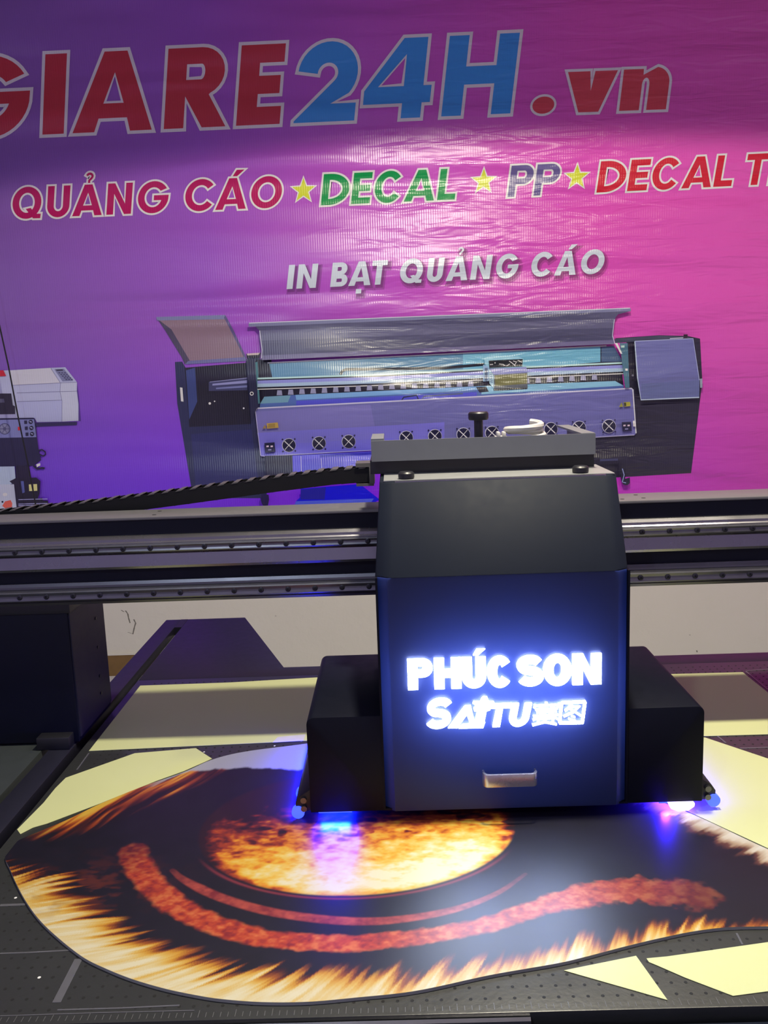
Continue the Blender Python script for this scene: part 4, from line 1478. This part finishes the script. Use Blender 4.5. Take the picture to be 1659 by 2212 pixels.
# thick red lid fold
l2, s2 = smooth_line(bd([(285, 1838), (300, 1870), (330, 1912), (380, 1955), (450, 1992), (540, 2020), (640, 2034), (740, 2038), (830, 2032), (930, 2020), (1040, 2000), (1130, 1972), (1220, 1944), (1310, 1926), (1400, 1922), (1500, 1934)]))
d, uu, _s = near(l2, s2)
tt = uu / s2[-1]
w2 = 0.024 * np.interp(tt, [0, .15, .4, .6, .75, .88, 1], [1.25, 1.15, .95, .85, 1.0, 1.5, 1.9])
d2 = d + (fbm(PX * 60, PY * 60) - .5) * .010 * (1 + 2.2 * sst(.7, 1, tt))
f = sst(w2, w2 * .62, d2) * np.interp(tt, [0, .06, .5, .82, 1], [.35, .8, 1, .85, .25])
red = cramp(fbm(PX * 85 + 4, PY * 110) + .12 * (tt - .3), [(0.2, (0.26, 0.016, 0.022)), (.5, (0.52, 0.055, 0.02)), (.8, (0.70, 0.17, 0.05))])
colr = mixc(colr, red, f)
# lower fur
lf, sf = smooth_line(bd([(-30, 1842), (40, 1868), (120, 1890), (200, 1942), (260, 1990), (340, 2034), (430, 2066), (520, 2090), (620, 2104), (720, 2104), (830, 2096), (940, 2084), (1060, 2072), (1180, 2050), (1290, 2028), (1400, 2004), (1500, 1994), (1659, 1990), (1760, 1985)]), 600)
d, uu, sg_ = near(lf, sf)
ds = d * -sg_                              # positive on the fur side
us = uu + .75 * ds
spike = (vnoise(us / .0085, ds * 6 + 3) - .5) * .034 + (vnoise(us / .021, ds * 3) - .5) * .026
tf = uu / sf[-1]
edge_soft = np.interp(tf, [0, .15, .3, .8, 1], [1.5, 1.3, 1, .8, .6])
q = ds + spike * edge_soft
stk = fbm(us / .0048, ds * 26 + uu * 3, 2)
stk2 = fbm(us / .012, ds * 16, 2)
val = sst(-.014, .055, q) * .76 + (stk - .5) * .44 + (stk2 - .5) * .42 + .12 * sst(.12, .3, tf) - .28 * sst(.14, .02, tf)
fur = cramp(val, [(0.0, (0.015, 0.006, 0.010)), (0.15, (0.10, 0.014, 0.010)), (0.32, (0.34, 0.085, 0.012)), (0.48, (0.62, 0.30, 0.028)), (0.64, (0.70, 0.46, 0.11)), (0.8, (0.72, 0.58, 0.29)), (1.0, (0.76, 0.69, 0.48))])
colr = mixc(colr, fur, sst(-.012, .010, q))
# dusky patch between fold and fur on the left
pp = bd([(190, 1915)])[0]
f = np.exp(-(((PX - pp[0]) / .10) ** 2 + ((PY - pp[1]) / .07) ** 2)) * sst(.4, .75, fbm(PX * 45, PY * 70)) * .55
colr = mixc(colr, (0.16, 0.025, 0.014), f)
# streaks under the upper left edge
d, uu, sg_ = near(topL, ts)
ta = uu
tip = bd([(60, 1806), (150, 1768), (300, 1702), (458, 1641), (560, 1622)])
Xs = PX
env = np.interp(Xs, [tip[0, 0], tip[1, 0], tip[2, 0], tip[3, 0], tip[4, 0], tip[4, 0] + .12], [.012, .055, .085, .075, .050, 0.0])
k1 = fbm((d + uu * .30) / .011, uu / .10 - d * 1.5, 2)
k2 = fbm((d + uu * .22) / .026, uu / .16, 2)
val = (k1 - .5) * 1.1 + (k2 - .5) * .9 + .62 - d / np.maximum(env, 1e-3) * .62
stc = cramp(val, [(0.0, (0.010, 0.006, 0.014)), (0.25, (0.07, 0.012, 0.012)), (0.45, (0.26, 0.04, 0.012)), (0.66, (0.55, 0.17, 0.02)), (0.9, (0.68, 0.42, 0.05))])
colr = mixc(colr, stc, sst(1.15, .80, d / np.maximum(env, 1e-3)) * sst(tip[0, 0] - .01, tip[1, 0], Xs) * sst(tip[4, 0] + .10, tip[4, 0] - .02, Xs))
# unprinted white area at the top
lw, sw = smooth_line(bd([(300, 1712), (396, 1669), (440, 1664), (530, 1658), (600, 1661), (680, 1664), (900, 1668), (1160, 1660), (1300, 1670)]))
yw = np.interp(PX, lw[:, 0], lw[:, 1])
f = sst(-.006, .006, PY - yw + (fbm(PX * 70, PY * 20) - .5) * .012) * sst(.34, .30, PX) * sst(lw[0, 0], lw[0, 0] + .05, PX)
colr = mixc(colr, (0.38, 0.39, 0.42), f)
# pale tufts along the upper right edge
m_ = sst(.40, .50, PX)
tuft = d + (vnoise(uu / .011 + d * 20, d * 10) - .5) * .038
val = .95 - tuft / .058 + (fbm(uu / .006, d * 25) - .5) * .4
tc = cramp(val, [(0.0, (0.02, 0.012, 0.02)), (0.2, (0.12, 0.04, 0.03)), (0.38, (0.42, 0.30, 0.20)), (0.6, (0.62, 0.56, 0.46)), (1.0, (0.70, 0.68, 0.62))])
colr = mixc(colr, tc, sst(.062, .046, tuft) * m_)

verts = np.zeros((NX * NY, 3), np.float32)
verts[:, 0], verts[:, 1], verts[:, 2] = PX - 0.0, PY, BT
borg = np.array([0.0, 1.45, BZ + .0005])
ii = np.arange(NX * NY).reshape(NX, NY)
quads = np.stack([ii[:-1, :-1], ii[1:, :-1], ii[1:, 1:], ii[:-1, 1:]], -1).reshape(-1, 4)
me = bpy.data.meshes.new('printed_face')
me.vertices.add(len(verts))
me.vertices.foreach_set('co', (verts - borg.astype(np.float32)).ravel())
me.loops.add(quads.size)
me.loops.foreach_set('vertex_index', quads.ravel().astype(np.int32))
me.polygons.add(len(quads))
me.polygons.foreach_set('loop_start', (np.arange(len(quads)) * 4).astype(np.int32))
me.update()
ca = me.color_attributes.new('Col', 'FLOAT_COLOR', 'POINT')
rgba = np.ones((len(PX), 4), np.float32)
rgba[:, :3] = np.clip(colr * 0.72, 0, 1)
ca.data.foreach_set('color', rgba.ravel())
me.validate()
me.materials.append(M['print'])
eye = thing('printed_board', tuple(borg), 'eye shaped board printed with a huge orange animal eye lying on the table', 'board')
link('printed_face', me, eye, tuple(borg))
k_ = 6
outline = [(x, y) for x, y in zip(xs[::k_], yb[::k_])] + [(x, y) for x, y in zip(xs[::-k_], yt[::-k_])]
MB().prism(outline, 'Z', BZ + .0005, BT - .0002).build('board_core', M['board'], eye)
